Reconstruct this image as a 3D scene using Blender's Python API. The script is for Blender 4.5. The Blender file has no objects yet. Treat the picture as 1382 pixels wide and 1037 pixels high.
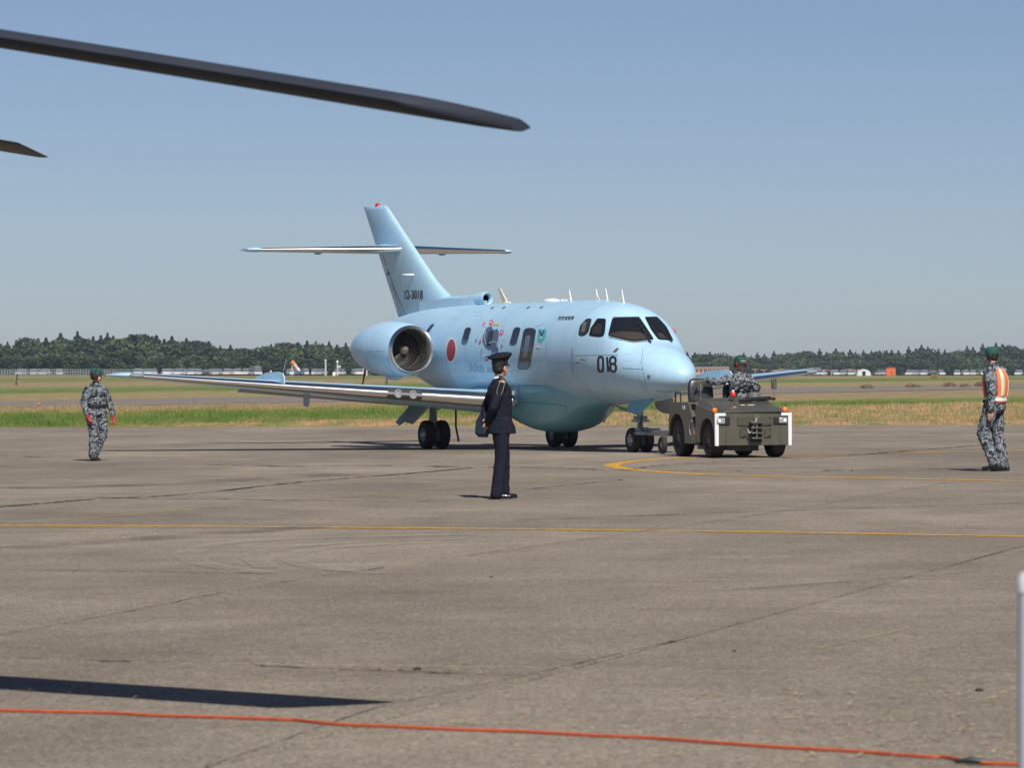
import bpy, bmesh, math, random
import numpy as np
from mathutils import Vector, Matrix, Euler, noise
from mathutils.bvhtree import BVHTree
random.seed(7); rng = np.random.default_rng(7)
S = bpy.context.scene
C = S.collection
R = math.radians; PI = math.pi

# ------------------------------------------------------------------ camera
FPX, CAMH, YH, ROLL = 5800.0, 1.463, 507.3, 0.0055
cd = bpy.data.cameras.new('camera'); cam = bpy.data.objects.new('camera', cd); C.objects.link(cam)
cd.sensor_width = 36; cd.lens = FPX / 1382 * 36; cd.clip_end = 20000; cd.clip_start = 0.1
cam.matrix_world = Matrix.Translation((0, 0, CAMH)) @ Matrix.Rotation(PI / 2 - math.atan((518.5 - YH) / FPX), 4, 'X') @ Matrix.Rotation(-ROLL, 4, 'Z')
cd.dof.use_dof = True; cd.dof.focus_distance = 80; cd.dof.aperture_fstop = 11
S.camera = cam
# ------------------------------------------------------------------ light
SUN = Vector((0.25, -0.95, 1.0)).normalized()
EL = math.asin(SUN.z); ROT = math.atan2(SUN.x, SUN.y)
w = bpy.data.worlds.new('World'); S.world = w; w.use_nodes = True
nt = w.node_tree; nt.nodes.clear()
sky = nt.nodes.new('ShaderNodeTexSky'); sky.sky_type = 'NISHITA'; sky.sun_disc = False
sky.sun_elevation = EL; sky.sun_rotation = ROT; sky.altitude = 0; sky.air_density = 0.6; sky.dust_density = 0.37; sky.ozone_density = 2.0
bgn = nt.nodes.new('ShaderNodeBackground'); bgn.inputs[1].default_value = 0.057
hs = nt.nodes.new('ShaderNodeMix'); hs.data_type = 'RGBA'; hs.blend_type = 'MULTIPLY'; hs.inputs[0].default_value = 1.0; hs.inputs[7].default_value = (0.97, 0.945, 1.0, 1)
wo = nt.nodes.new('ShaderNodeOutputWorld')
nt.links.new(sky.outputs[0], hs.inputs[6]); nt.links.new(hs.outputs[2], bgn.inputs[0]); nt.links.new(bgn.outputs[0], wo.inputs[0])
sl = bpy.data.lights.new('sun', 'SUN'); sl.energy = 4.2; sl.angle = R(0.53); sl.color = (1.0, 0.955, 0.89)
so = bpy.data.objects.new('sun', sl); C.objects.link(so)
so.rotation_euler = (-SUN).to_track_quat('-Z', 'Y').to_euler(); so.location = (20, -60, 80)
S.view_settings.view_transform = 'Standard'; S.view_settings.look = 'None'; S.view_settings.exposure = 0.3; S.view_settings.gamma = 1.0
S.view_settings.use_curve_mapping = False
S.render.engine = 'CYCLES'

HAZE = 0.00008
# ------------------------------------------------------------------ photo geometry helpers (measured positions -> metres)
cR, sR = math.cos(ROLL), math.sin(ROLL)
def unroll(u, v):
    a = u - 691; b = v - YH
    return cR * a - sR * b, sR * a + cR * b
def gnd(u, v, z=0.0):
    a, b = unroll(u, v); Y = FPX * (CAMH - z) / b
    return Vector((a * Y / FPX, Y, z))
def atY(u, v, Y):
    a, b = unroll(u, v); return Vector((a * Y / FPX, Y, CAMH - b * Y / FPX))

# ------------------------------------------------------------------ materials
MATS = {}
def mat(name, col, rough=0.6, metal=0.0, var=0.0, vscale=3.0, bump=0.0, bscale=30.0, coat=0.0, emis=None, spec=0.5, trans=0.0, alpha=None, objvar=0.0):
    if name in MATS: return MATS[name]
    m = bpy.data.materials.new(name); m.use_nodes = True; MATS[name] = m
    n = m.node_tree; b = n.nodes['Principled BSDF']
    b.inputs['Base Color'].default_value = (*col, 1); b.inputs['Roughness'].default_value = rough
    b.inputs['Metallic'].default_value = metal; b.inputs['Coat Weight'].default_value = coat; b.inputs['Coat Roughness'].default_value = 0.06
    b.inputs['Specular IOR Level'].default_value = spec; b.inputs['Transmission Weight'].default_value = trans
    if emis: b.inputs['Emission Color'].default_value = (*emis, 1); b.inputs['Emission Strength'].default_value = 1
    tc = n.nodes.new('ShaderNodeTexCoord')
    last = None
    if var or objvar:
        nz = n.nodes.new('ShaderNodeTexNoise'); nz.inputs['Scale'].default_value = vscale; nz.inputs['Detail'].default_value = 5
        n.links.new(tc.outputs['Object'], nz.inputs['Vector'])
        mr = n.nodes.new('ShaderNodeMapRange'); mr.inputs[1].default_value = 0.3; mr.inputs[2].default_value = 0.7
        mr.inputs[3].default_value = 1 - var; mr.inputs[4].default_value = 1 + var
        n.links.new(nz.outputs['Fac'], mr.inputs[0]); f = mr.outputs[0]
        if objvar:
            oi = n.nodes.new('ShaderNodeObjectInfo'); m2 = n.nodes.new('ShaderNodeMapRange')
            m2.inputs[3].default_value = 1 - objvar; m2.inputs[4].default_value = 1 + objvar
            n.links.new(oi.outputs['Random'], m2.inputs[0]); mm = n.nodes.new('ShaderNodeMath'); mm.operation = 'MULTIPLY'
            n.links.new(f, mm.inputs[0]); n.links.new(m2.outputs[0], mm.inputs[1]); f = mm.outputs[0]
        vm = n.nodes.new('ShaderNodeVectorMath'); vm.operation = 'SCALE'; vm.inputs[0].default_value = col
        n.links.new(f, vm.inputs['Scale']); n.links.new(vm.outputs[0], b.inputs['Base Color'])
    if bump:
        nb = n.nodes.new('ShaderNodeTexNoise'); nb.inputs['Scale'].default_value = bscale; nb.inputs['Detail'].default_value = 4
        n.links.new(tc.outputs['Object'], nb.inputs['Vector'])
        bp = n.nodes.new('ShaderNodeBump'); bp.inputs['Strength'].default_value = bump; bp.inputs['Distance'].default_value = 0.01
        n.links.new(nb.outputs['Fac'], bp.inputs['Height']); n.links.new(bp.outputs[0], b.inputs['Normal'])
    return m

def grime(m, amt=.35):
    n = m.node_tree; b = n.nodes['Principled BSDF']; src = b.inputs['Base Color'].links[0].from_socket
    tc = n.nodes.new('ShaderNodeTexCoord'); mp = n.nodes.new('ShaderNodeMapping'); mp.inputs['Scale'].default_value = (5.0, 1.2, .8); n.links.new(tc.outputs['Object'], mp.inputs[0])
    nz = n.nodes.new('ShaderNodeTexNoise'); nz.inputs['Scale'].default_value = 1.6; nz.inputs['Detail'].default_value = 8; nz.inputs['Roughness'].default_value = .72; n.links.new(mp.outputs[0], nz.inputs['Vector'])
    r = n.nodes.new('ShaderNodeMapRange'); r.inputs[1].default_value = .5; r.inputs[2].default_value = .85; r.inputs[3].default_value = 0; r.inputs[4].default_value = amt; n.links.new(nz.outputs['Fac'], r.inputs[0])
    mx = n.nodes.new('ShaderNodeMix'); mx.data_type = 'RGBA'; n.links.new(r.outputs[0], mx.inputs[0]); n.links.new(src, mx.inputs[6]); mx.inputs[7].default_value = (.22, .25, .25, 1); n.links.new(mx.outputs[2], b.inputs['Base Color'])
    r2 = n.nodes.new('ShaderNodeMapRange'); r2.inputs[1].default_value = .3; r2.inputs[2].default_value = .7; r2.inputs[3].default_value = b.inputs['Roughness'].default_value - .05; r2.inputs[4].default_value = b.inputs['Roughness'].default_value + .14
    n.links.new(nz.outputs['Fac'], r2.inputs[0]); n.links.new(r2.outputs[0], b.inputs['Roughness'])
def ramp(n, pts, interp='LINEAR'):
    r = n.nodes.new('ShaderNodeValToRGB'); e = r.color_ramp; e.interpolation = interp
    while len(e.elements) < len(pts): e.elements.new(0.5)
    for el, (p, c) in zip(e.elements, pts): el.position = p; el.color = (*c, 1)
    return r

def camo_mat(name, seed=0.0):
    m = bpy.data.materials.new(name); m.use_nodes = True; n = m.node_tree; b = n.nodes['Principled BSDF']
    b.inputs['Roughness'].default_value = 0.9; b.inputs['Specular IOR Level'].default_value = 0.15
    tc = n.nodes.new('ShaderNodeTexCoord'); mp = n.nodes.new('ShaderNodeMapping'); mp.inputs['Location'].default_value = (seed, seed, 0)
    n.links.new(tc.outputs['Object'], mp.inputs[0])
    sn = n.nodes.new('ShaderNodeVectorMath'); sn.operation = 'SNAP'; sn.inputs[1].default_value = (0.012, 0.012, 0.012)
    n.links.new(mp.outputs[0], sn.inputs[0])
    nz = n.nodes.new('ShaderNodeTexNoise'); nz.inputs['Scale'].default_value = 17; nz.inputs['Detail'].default_value = 3; nz.inputs['Roughness'].default_value = 0.65
    n.links.new(sn.outputs[0], nz.inputs['Vector'])
    r = ramp(n, [(0, (0.02, 0.026, 0.034)), (0.43, (0.066, 0.082, 0.10)), (0.48, (0.13, 0.145, 0.16)), (0.535, (0.32, 0.325, 0.33)), (0.575, (0.07, 0.09, 0.11)), (0.64, (0.17, 0.175, 0.18)), (0.70, (0.12, 0.085, 0.075))], 'CONSTANT')
    n.links.new(nz.outputs['Fac'], r.inputs[0]); n.links.new(r.outputs[0], b.inputs['Base Color'])
    return m

def apron_mat():
    m = bpy.data.materials.new('apron_concrete'); m.use_nodes = True; n = m.node_tree; b = n.nodes['Principled BSDF']
    L = n.links.new
    g = n.nodes.new('ShaderNodeNewGeometry')
    def nz(scale, det, sc=(1, 1, 1), rough=0.6):
        mp = n.nodes.new('ShaderNodeMapping'); mp.inputs['Scale'].default_value = sc
        L(g.outputs['Position'], mp.inputs[0]); t = n.nodes.new('ShaderNodeTexNoise'); t.inputs['Scale'].default_value = scale
        t.inputs['Detail'].default_value = det; t.inputs['Roughness'].default_value = rough; L(mp.outputs[0], t.inputs['Vector']); return t.outputs['Fac']
    def mr(f, a, b_, lo=0.3, hi=0.7):
        q = n.nodes.new('ShaderNodeMapRange'); q.inputs[1].default_value = lo; q.inputs[2].default_value = hi; q.inputs[3].default_value = a; q.inputs[4].default_value = b_
        L(f, q.inputs[0]); return q.outputs[0]
    def mul(a, b_):
        q = n.nodes.new('ShaderNodeMath'); q.operation = 'MULTIPLY'; L(a, q.inputs[0]); L(b_, q.inputs[1]); return q.outputs[0]
    big = mr(nz(0.2, 6, (1, 0.5, 1)), 0.72, 1.20)
    mid = mr(nz(1.1, 6, (1, .55, 1)), 0.86, 1.13)
    streak = mr(nz(1.3, 6, (0.6, 1.3, 1)), 0.90, 1.10)
    fine = mr(nz(42, 3, (1, 0.5, 1), 0.75), 0.5, 1.5)
    grit = mr(nz(14, 4, (1, .4, 1), .7), 0.78, 1.2)
    oi = n.nodes.new('ShaderNodeObjectInfo'); ov = mr(oi.outputs['Random'], 0.925, 1.06, 0, 1)
    f = mul(mul(mul(big, mid), mul(streak, fine)), mul(grit, ov))
    r = ramp(n, [(0, (0.256, 0.207, 0.158)), (1, (0.232, 0.199, 0.158))]); L(nz(0.4, 4), r.inputs[0])
    vm = n.nodes.new('ShaderNodeVectorMath'); vm.operation = 'SCALE'; L(r.outputs[0], vm.inputs[0]); L(f, vm.inputs['Scale'])
    L(vm.outputs[0], b.inputs['Base Color']); b.inputs['Roughness'].default_value = 0.88; b.inputs['Specular IOR Level'].default_value = 0.25
    bp = n.nodes.new('ShaderNodeBump'); bp.inputs['Strength'].default_value = 0.35; bp.inputs['Distance'].default_value = 0.006
    L(nz(60, 3), bp.inputs['Height']); L(bp.outputs[0], b.inputs['Normal'])
    return m

def worn_mat(name, col, lo, hi, scale=(6, 6, 1), ns=1.0, rough=0.8):
    """paint or tar whose coverage is broken up: real holes through which the slab shows"""
    m = bpy.data.materials.new(name); m.use_nodes = True; n = m.node_tree; b = n.nodes['Principled BSDF']; L = n.links.new
    b.inputs['Roughness'].default_value = rough
    g = n.nodes.new('ShaderNodeNewGeometry'); mp = n.nodes.new('ShaderNodeMapping'); mp.inputs['Scale'].default_value = scale; L(g.outputs['Position'], mp.inputs[0])
    t = n.nodes.new('ShaderNodeTexNoise'); t.inputs['Scale'].default_value = ns; t.inputs['Detail'].default_value = 6; t.inputs['Roughness'].default_value = 0.7; L(mp.outputs[0], t.inputs['Vector'])
    q = n.nodes.new('ShaderNodeMapRange'); q.inputs[1].default_value = lo; q.inputs[2].default_value = hi; L(t.outputs['Fac'], q.inputs[0])
    L(q.outputs[0], b.inputs['Alpha'])
    t2 = n.nodes.new('ShaderNodeTexNoise'); t2.inputs['Scale'].default_value = 9; L(g.outputs['Position'], t2.inputs['Vector'])
    r = ramp(n, [(0.3, tuple(c * .8 for c in col)), (0.7, tuple(min(1, c * 1.15) for c in col))]); L(t2.outputs['Fac'], r.inputs[0]); L(r.outputs[0], b.inputs['Base Color'])
    return m

def field_mat(name='field_grass', bright=1.0, transl=0.0):
    m = bpy.data.materials.new(name); m.use_nodes = True; n = m.node_tree; b = n.nodes['Principled BSDF']; L = n.links.new
    g = n.nodes.new('ShaderNodeNewGeometry'); sp = n.nodes.new('ShaderNodeSeparateXYZ'); L(g.outputs['Position'], sp.inputs[0])
    def math_(op, a, c):
        q = n.nodes.new('ShaderNodeMath'); q.operation = op
        for i, x in enumerate((a, c)):
            if isinstance(x, (int, float)): q.inputs[i].default_value = x
            else: L(x, q.inputs[i])
        return q.outputs[0]
    def nz(scale, det, sc=(1, 1, 1)):
        mp = n.nodes.new('ShaderNodeMapping'); mp.inputs['Scale'].default_value = sc; L(g.outputs['Position'], mp.inputs[0])
        t = n.nodes.new('ShaderNodeTexNoise'); t.inputs['Scale'].default_value = scale; t.inputs['Detail'].default_value = det; t.inputs['Roughness'].default_value = 0.65; L(mp.outputs[0], t.inputs['Vector']); return t.outputs['Fac']
    yp = math_('SUBTRACT', sp.outputs['Y'], math_('MULTIPLY', sp.outputs['X'], 2.0))
    n1 = math_('MULTIPLY', math_('SUBTRACT', nz(0.16, 6, (1, .35, 1)), 0.5), 46)
    n1 = math_('MULTIPLY', n1, math_('MULTIPLY', yp, 0.0055))
    yy = math_('ADD', yp, n1)
    lg = math_('DIVIDE', math_('LOGARITHM', yy, 10.0), 4.0)
    P = lambda y: math.log10(y) / 4
    hay = (0.30, 0.235, 0.125); tan = (0.27, 0.215, 0.105); grn = (0.105, 0.160, 0.038); mix = (0.16, 0.185, 0.055); pink = (0.27, 0.20, 0.125)
    r = ramp(n, [(P(100), hay), (P(143), hay), (P(149), mix), (P(166), grn), (P(200), mix), (P(212), tan), (P(262), pink), (P(330), tan), (P(470), tan), (P(500), grn), (P(590), mix), (P(640), tan), (P(760), pink), (P(800), mix), (P(960), mix), (P(1000), pink), (P(5000), mix)])
    L(lg, r.inputs[0])
    r2 = ramp(n, [(0.38, (0.62, 0.88, 0.55)), (0.5, (1, 1, 1)), (0.62, (1.45, 1.14, 1.12))]); L(nz(0.9, 6, (1, .3, 1)), r2.inputs[0])
    mx = n.nodes.new('ShaderNodeMix'); mx.data_type = 'RGBA'; mx.blend_type = 'MULTIPLY'; mx.inputs[0].default_value = 1; L(r.outputs[0], mx.inputs[6]); L(r2.outputs[0], mx.inputs[7])
    vm = n.nodes.new('ShaderNodeVectorMath'); vm.operation = 'SCALE'; vm.inputs['Scale'].default_value = bright; L(mx.outputs[2], vm.inputs[0])
    L(vm.outputs[0], b.inputs['Base Color']); b.inputs['Roughness'].default_value = 0.9; b.inputs['Specular IOR Level'].default_value = 0.15
    return m

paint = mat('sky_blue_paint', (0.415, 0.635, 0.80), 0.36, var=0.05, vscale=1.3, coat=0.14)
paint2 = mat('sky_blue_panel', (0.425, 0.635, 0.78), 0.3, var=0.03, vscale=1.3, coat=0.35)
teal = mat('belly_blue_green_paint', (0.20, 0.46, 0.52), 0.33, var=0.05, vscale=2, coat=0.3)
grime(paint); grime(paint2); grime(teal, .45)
steel = mat('polished_metal', (0.82, 0.81, 0.79), 0.25, 1.0, var=0.04, vscale=4)
alu = mat('dull_metal', (0.35, 0.37, 0.39), 0.42, 0.8)
gearp = mat('gear_grey_paint', (0.30, 0.35, 0.39), 0.45)
black = mat('black_paint', (0.012, 0.012, 0.014), 0.5)
darkm = mat('dark_metal', (0.045, 0.043, 0.042), 0.38, 0.6)
glass = mat('dark_window_glass', (0.012, 0.014, 0.018), 0.05, spec=0.8)
glassb = mat('blue_window_glass', (0.03, 0.038, 0.052), 0.08, spec=0.7)
white = mat('white_paint', (0.78, 0.78, 0.76), 0.45)
red = mat('red_paint', (0.42, 0.03, 0.03), 0.45)
rubber = mat('tyre_rubber', (0.018, 0.018, 0.018), 0.75, var=0.2, vscale=9, bump=0.2)
cream = mat('cream_antenna', (0.62, 0.56, 0.42), 0.5)
inkblk = mat('marking_black', (0.012, 0.013, 0.016), 0.5)
olive = mat('tractor_olive_paint', (0.082, 0.078, 0.056), 0.33, var=0.08, vscale=5, coat=0.3)
seatm = mat('black_vinyl', (0.022, 0.022, 0.026), 0.33, var=0.1, vscale=8)
amber = mat('amber_lens', (0.75, 0.20, 0.02), 0.15, coat=0.5)
redl = mat('red_lens', (0.60, 0.015, 0.02), 0.12, coat=0.6)
lens = mat('clear_lens', (0.36, 0.38, 0.40), 0.08, 0.3, coat=0.8)
navy = mat('navy_wool', (0.0125, 0.0145, 0.025), 0.9, var=0.15, vscale=20, spec=0.12)
shirt = mat('white_shirt', (0.7, 0.72, 0.76), 0.8)
skin = mat('skin', (0.46, 0.27, 0.185), 0.55, var=0.08, vscale=18)
hair = mat('black_hair', (0.012, 0.010, 0.009), 0.6)
shoe = mat('polished_black_leather', (0.012, 0.012, 0.013), 0.34, coat=0.1)
greenc = mat('dark_green_cap_cloth', (0.012, 0.075, 0.062), 0.85)
glover = mat('red_glove_cloth', (0.45, 0.02, 0.035), 0.8)
orange = mat('orange_vest_cloth', (0.85, 0.165, 0.07), 0.75)
reflect = mat('reflective_strip', (0.62, 0.64, 0.62), 0.4)
yellows = mat('pale_yellow_strip', (0.85, 0.66, 0.28), 0.6)
camo = camo_mat('camouflage_cloth')

# ------------------------------------------------------------------ mesh builder
class MB:
    def __init__(s): s.v = []; s.f = []; s.m = []; s.mats = []; s.cur = 0
    def use(s, m):
        if m not in s.mats: s.mats.append(m)
        s.cur = s.mats.index(m); return s
    def add(s, vs, fs):
        o = len(s.v); s.v += [tuple(v) for v in vs]; s.f += [tuple(i + o for i in f) for f in fs]; s.m += [s.cur] * len(fs); return s
    def box(s, c, d, rot=None, tx=1.0, ty=1.0):
        x, y, z = d[0] / 2, d[1] / 2, d[2] / 2; c = Vector(c)
        vs = [Vector(p) for p in ((-x, -y, -z), (x, -y, -z), (x, y, -z), (-x, y, -z), (-x * tx, -y * ty, z), (x * tx, -y * ty, z), (x * tx, y * ty, z), (-x * tx, y * ty, z))]
        if rot is not None: M = Euler(rot).to_matrix(); vs = [M @ v for v in vs]
        return s.add([c + v for v in vs], [(0, 3, 2, 1), (4, 5, 6, 7), (0, 1, 5, 4), (1, 2, 6, 5), (2, 3, 7, 6), (3, 0, 4, 7)])
    def tube(s, pts, r, n=10, cap=True, flat=None):
        pts = [Vector(p) for p in pts]; k = len(pts); rs = r if isinstance(r, (list, tuple)) else [r] * k
        vs = []; up = None
        for i, p in enumerate(pts):
            t = (pts[min(i + 1, k - 1)] - pts[max(i - 1, 0)]).normalized()
            if up is None: up = Vector((0, 0, 1)) if abs(t.z) < .9 else Vector((1, 0, 0))
            a = t.cross(up).normalized(); b = t.cross(a).normalized(); up = -b if abs(t.dot(up)) < .99 else up
            up = a.cross(t)
            for j in range(n):
                q = 2 * PI * j / n; vs.append(p + (a * math.cos(q) + up * math.sin(q)) * rs[i])
        fs = [(i * n + j, i * n + (j + 1) % n, (i + 1) * n + (j + 1) % n, (i + 1) * n + j) for i in range(k - 1) for j in range(n)]
        if cap: fs += [tuple(range(n))[::-1], tuple((k - 1) * n + j for j in range(n))]
        return s.add(vs, fs)
    def lathe(s, c, axis, prof, n=32, cap=False):
        """prof: list of (distance along axis, radius)"""
        c = Vector(c); t = Vector(axis).normalized(); a = t.orthogonal().normalized(); b = t.cross(a); vs = []
        for h, r in prof:
            for j in range(n):
                q = 2 * PI * j / n; vs.append(c + t * h + (a * math.cos(q) + b * math.sin(q)) * r)
        fs = [(i * n + j, i * n + (j + 1) % n, (i + 1) * n + (j + 1) % n, (i + 1) * n + j) for i in range(len(prof) - 1) for j in range(n)]
        if cap: fs += [tuple(range(n))[::-1], tuple((len(prof) - 1) * n + j for j in range(n))]
        return s.add(vs, fs)
    def ell(s, c, r, rot=None, nu=16, nv=10):
        c = Vector(c); M = Euler(rot).to_matrix() if rot is not None else Matrix.Identity(3); vs = [c + M @ Vector((0, 0, r[2]))]
        for i in range(1, nv):
            th = PI * i / nv
            for j in range(nu):
                q = 2 * PI * j / nu; vs.append(c + M @ Vector((r[0] * math.sin(th) * math.cos(q), r[1] * math.sin(th) * math.sin(q), r[2] * math.cos(th))))
        vs.append(c + M @ Vector((0, 0, -r[2]))); e = len(vs) - 1
        fs = [(0, 1 + j, 1 + (j + 1) % nu) for j in range(nu)]
        fs += [(1 + i * nu + j, 1 + (i + 1) * nu + j, 1 + (i + 1) * nu + (j + 1) % nu, 1 + i * nu + (j + 1) % nu) for i in range(nv - 2) for j in range(nu)]
        fs += [(1 + (nv - 2) * nu + j, e, 1 + (nv - 2) * nu + (j + 1) % nu) for j in range(nu)]
        return s.add(vs, fs)
    def loft(s, rings, cap=True, closed=True):
        n = len(rings[0]); vs = [p for r in rings for p in r]; m = n if closed else n - 1
        fs = [(i * n + j, i * n + (j + 1) % n, (i + 1) * n + (j + 1) % n, (i + 1) * n + j) for i in range(len(rings) - 1) for j in range(m)]
        if cap: fs += [tuple(range(n))[::-1], tuple((len(rings) - 1) * n + j for j in range(n))]
        return s.add(vs, fs)
    def prism(s, poly, d0, d1, axis='y'):
        """polygon given in the other two axes (x,z for y; y,z for x; x,y for z)"""
        def P(a, b, d): return {'y': (a, d, b), 'x': (d, a, b), 'z': (a, b, d)}[axis]
        n = len(poly)
        return s.add([P(a, b, d0) for a, b in poly] + [P(a, b, d1) for a, b in poly], [tuple(range(n)), tuple(range(n, 2 * n))[::-1]] + [(i, i + n, (i + 1) % n + n, (i + 1) % n) for i in range(n)])
    def build(s, name, m=None, parent=None, smooth=True, bevel=0.0, angle=35):
        me = bpy.data.meshes.new(name); me.from_pydata(s.v, [], s.f)
        if s.mats:
            for x in s.mats: me.materials.append(x)
            me.polygons.foreach_set('material_index', s.m)
        else: me.materials.append(m)
        bm = bmesh.new(); bm.from_mesh(me); bmesh.ops.recalc_face_normals(bm, faces=bm.faces); bm.to_mesh(me); bm.free()
        o = bpy.data.objects.new(name, me); C.objects.link(o)
        if parent: o.parent = parent
        if smooth:
            me.shade_smooth(); me.set_sharp_from_angle(angle=R(angle))
        if bevel:
            b = o.modifiers.new('bevel', 'BEVEL'); b.width = bevel; b.segments = 2; b.limit_method = 'ANGLE'; b.angle_limit = R(40)
        return o

def empty(name, loc, rz, label, cat, group=None, parent=None):
    o = bpy.data.objects.new(name, None); C.objects.link(o); o.location = loc; o.rotation_euler = (0, 0, rz); o.empty_display_size = .3
    tag(o, label, cat, group); return o
def tag(o, label=None, cat=None, group=None, kind=None):
    if label: o['label'] = label
    if cat: o['category'] = cat
    if group: o['group'] = group
    if kind: o['kind'] = kind
    return o
def copy_tree(o, parent=None):
    c = o.copy(); C.objects.link(c); c.parent = parent
    for ch in list(KIDS.get(o.name, [])) or [x for x in o.children]: copy_tree(ch, c)
    return c
KIDS = {}
def sheet(name, polys, z, m, kind='structure', parent=None):
    vs = []; fs = []
    for p in polys:
        o = len(vs); vs += [(q[0], q[1], z if len(q) < 3 else q[2]) for q in p]; fs.append(tuple(range(o, o + len(p))))
    me = bpy.data.meshes.new(name); me.from_pydata(vs, [], fs); me.materials.append(m)
    o = bpy.data.objects.new(name, me); C.objects.link(o); o.parent = parent
    if kind: o['kind'] = kind
    return o
def catmull(pts, k=8):
    P = [Vector(p) for p in pts]; P = [P[0] * 2 - P[1]] + P + [P[-1] * 2 - P[-2]]; out = []
    for i in range(1, len(P) - 2):
        for j in range(k):
            t = j / k; a, b, c, d = P[i - 1:i + 3]
            out.append(0.5 * ((2 * b) + (c - a) * t + (2 * a - 5 * b + 4 * c - d) * t * t + (3 * b - a - 3 * c + d) * t ** 3))
    return out + [P[-2]]
def ribbon(name, pts, wd, z, m, kind='structure', wob=0.0, smooth=6):
    P = catmull(pts, smooth) if smooth > 1 else [Vector(p) for p in pts]; L = []; Rr = []
    for i, p in enumerate(P):
        t = (P[min(i + 1, len(P) - 1)] - P[max(0, i - 1)]); t.z = 0; t.normalize(); nrm = Vector((-t.y, t.x, 0)); o = nrm * (random.uniform(-wob, wob) if wob else 0)
        ww = wd * (random.uniform(.5, 1.3) if wob else 1)
        L.append(p + o + nrm * ww / 2); Rr.append(p + o - nrm * ww / 2)
    return sheet(name, [(Rr[i], Rr[i + 1], L[i + 1], L[i]) for i in range(len(P) - 1)] if False else [[(a.x, a.y) for a in (Rr[i], Rr[i + 1], L[i + 1], L[i])] for i in range(len(P) - 1)], z, m, kind)

# ================================================================== GROUND
ang = math.atan2(3.7, 1.0)
UQ = Vector((math.cos(ang), math.sin(ang), 0)); UP = Vector((UQ.y, -UQ.x, 0))   # q along the lanes, p across
def PQ(p, q, z=0): v = UP * p + UQ * q; return Vector((v.x, v.y, z))
am = apron_mat()
jointm = mat('joint_filler', (0.022, 0.019, 0.016), 0.95, var=0.3, vscale=4)
P0, P1, QE = -53.0 - .12, 12.0, 120.4
base = sheet('apron_base', [[PQ(-400, -200, -.03), PQ(400, -200, -.03), PQ(400, QE + .3, -.03), PQ(-400, QE + .3, -.03)]], -.03, jointm)
PW, QL = 4.22, 9.1
ps = [-5.30 - PW * k for k in range(11, -5, -1)]; qs = [2.6 + QL * k for k in range(-1, 14)]
pav = bpy.data.objects.new('apron', None); C.objects.link(pav); pav['kind'] = 'structure'
slab_me = None
def slab_mesh(wp, lq):
    g = 0.010; b = MB(); e = .006
    poly = [(-wp / 2 + g, -lq / 2 + g * 1.6), (wp / 2 - g, -lq / 2 + g * 1.6), (wp / 2 - g, lq / 2 - g * 1.6), (-wp / 2 + g, lq / 2 - g * 1.6)]
    top = [(x * (1 - e / wp * 2), y * (1 - e / lq * 2), 0) for x, y in poly]; mid = [(x, y, -e) for x, y in poly]; bot = [(x, y, -.025) for x, y in poly]
    b.add(top + mid + bot, [(0, 1, 2, 3)] + [(i, i + 4, (i + 1) % 4 + 4, (i + 1) % 4) for i in range(4)] + [(i + 4, i + 8, (i + 1) % 4 + 8, (i + 1) % 4 + 4) for i in range(4)])
    return b
for i in range(len(ps) - 1):
    for j in range(len(qs) - 1):
        q0, q1 = qs[j], min(qs[j + 1], QE)
        if q1 - q0 < 1: continue
        full = abs(q1 - q0 - QL) < .01
        if full and slab_me: o = bpy.data.objects.new('slab', slab_me); C.objects.link(o)
        else:
            o = slab_mesh(PW, q1 - q0).build('slab', am, None, smooth=False)
            if full: slab_me = o.data
        o.parent = pav; c = PQ((ps[i] + ps[i + 1]) / 2, (q0 + q1) / 2); o.location = c + Vector((0, 0, random.uniform(-.0015, .0015)))
        o.rotation_euler = (0, 0, -PI / 2 + ang)
pa, pb, q00 = ps[0], ps[-1], qs[0]
sheet('outer_apron', [[PQ(-400, -200), PQ(pa, -200), PQ(pa, QE), PQ(-400, QE)], [PQ(pb, -200), PQ(400, -200), PQ(400, QE), PQ(pb, QE)], [PQ(pa, -200), PQ(pb, -200), PQ(pb, q00), PQ(pa, q00)]], 0, am)

def terr(X, Y):
    t = min(max((Y - 300) / 700, 0), 1); t = t * t * (3 - 2 * t)
    k = min(max(X / max(Y, 1), -.2), .2)
    z = CAMH + (0.0 - 5.6 * (k + 0.0) ) * Y / 1000 * 1.0
    return t * max(z + .0 , -1) if Y > 300 else 0.0
fm = field_mat()
ys = [float(QE)] ; 
def edgeY(X): return (QE - X * UQ.x) / UQ.y
rows = [0, 3, 8, 15, 30, 50, 80, 120, 180, 250, 340, 450, 560, 680, 800, 920, 1100, 1400, 1900, 2700, 3600, 4500]
vs = []; cols = [k / 12 for k in range(-24, 25)]
for r_ in rows:
    for c_ in cols:
        X = c_ * (60 + r_ * .25) * (1 if r_ < 2000 else 1.5); Y = max(edgeY(X), 20) + r_ if abs(X) > 300 else edgeY(X) + r_
        vs.append((X, Y, terr(X, Y) - .012 + (0.0 if r_ else 0)))
nc = len(cols)
me = bpy.data.meshes.new('grass_field'); me.from_pydata(vs, [], [(i * nc + j, i * nc + j + 1, (i + 1) * nc + j + 1, (i + 1) * nc + j) for i in range(len(rows) - 1) for j in range(nc - 1)])
me.materials.append(fm); o = bpy.data.objects.new('grass_field', me); C.objects.link(o); o['kind'] = 'structure'; me.shade_smooth()
# wide ground under everything, out to the horizon
gm = mat('far_ground', (0.14, 0.15, 0.07), 0.95, var=.3, vscale=.01)
sheet('far_ground', [[(-2900, -420), (2900, -420), (2900, 4900), (-2900, 4900)]], -1.2, gm)
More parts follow.
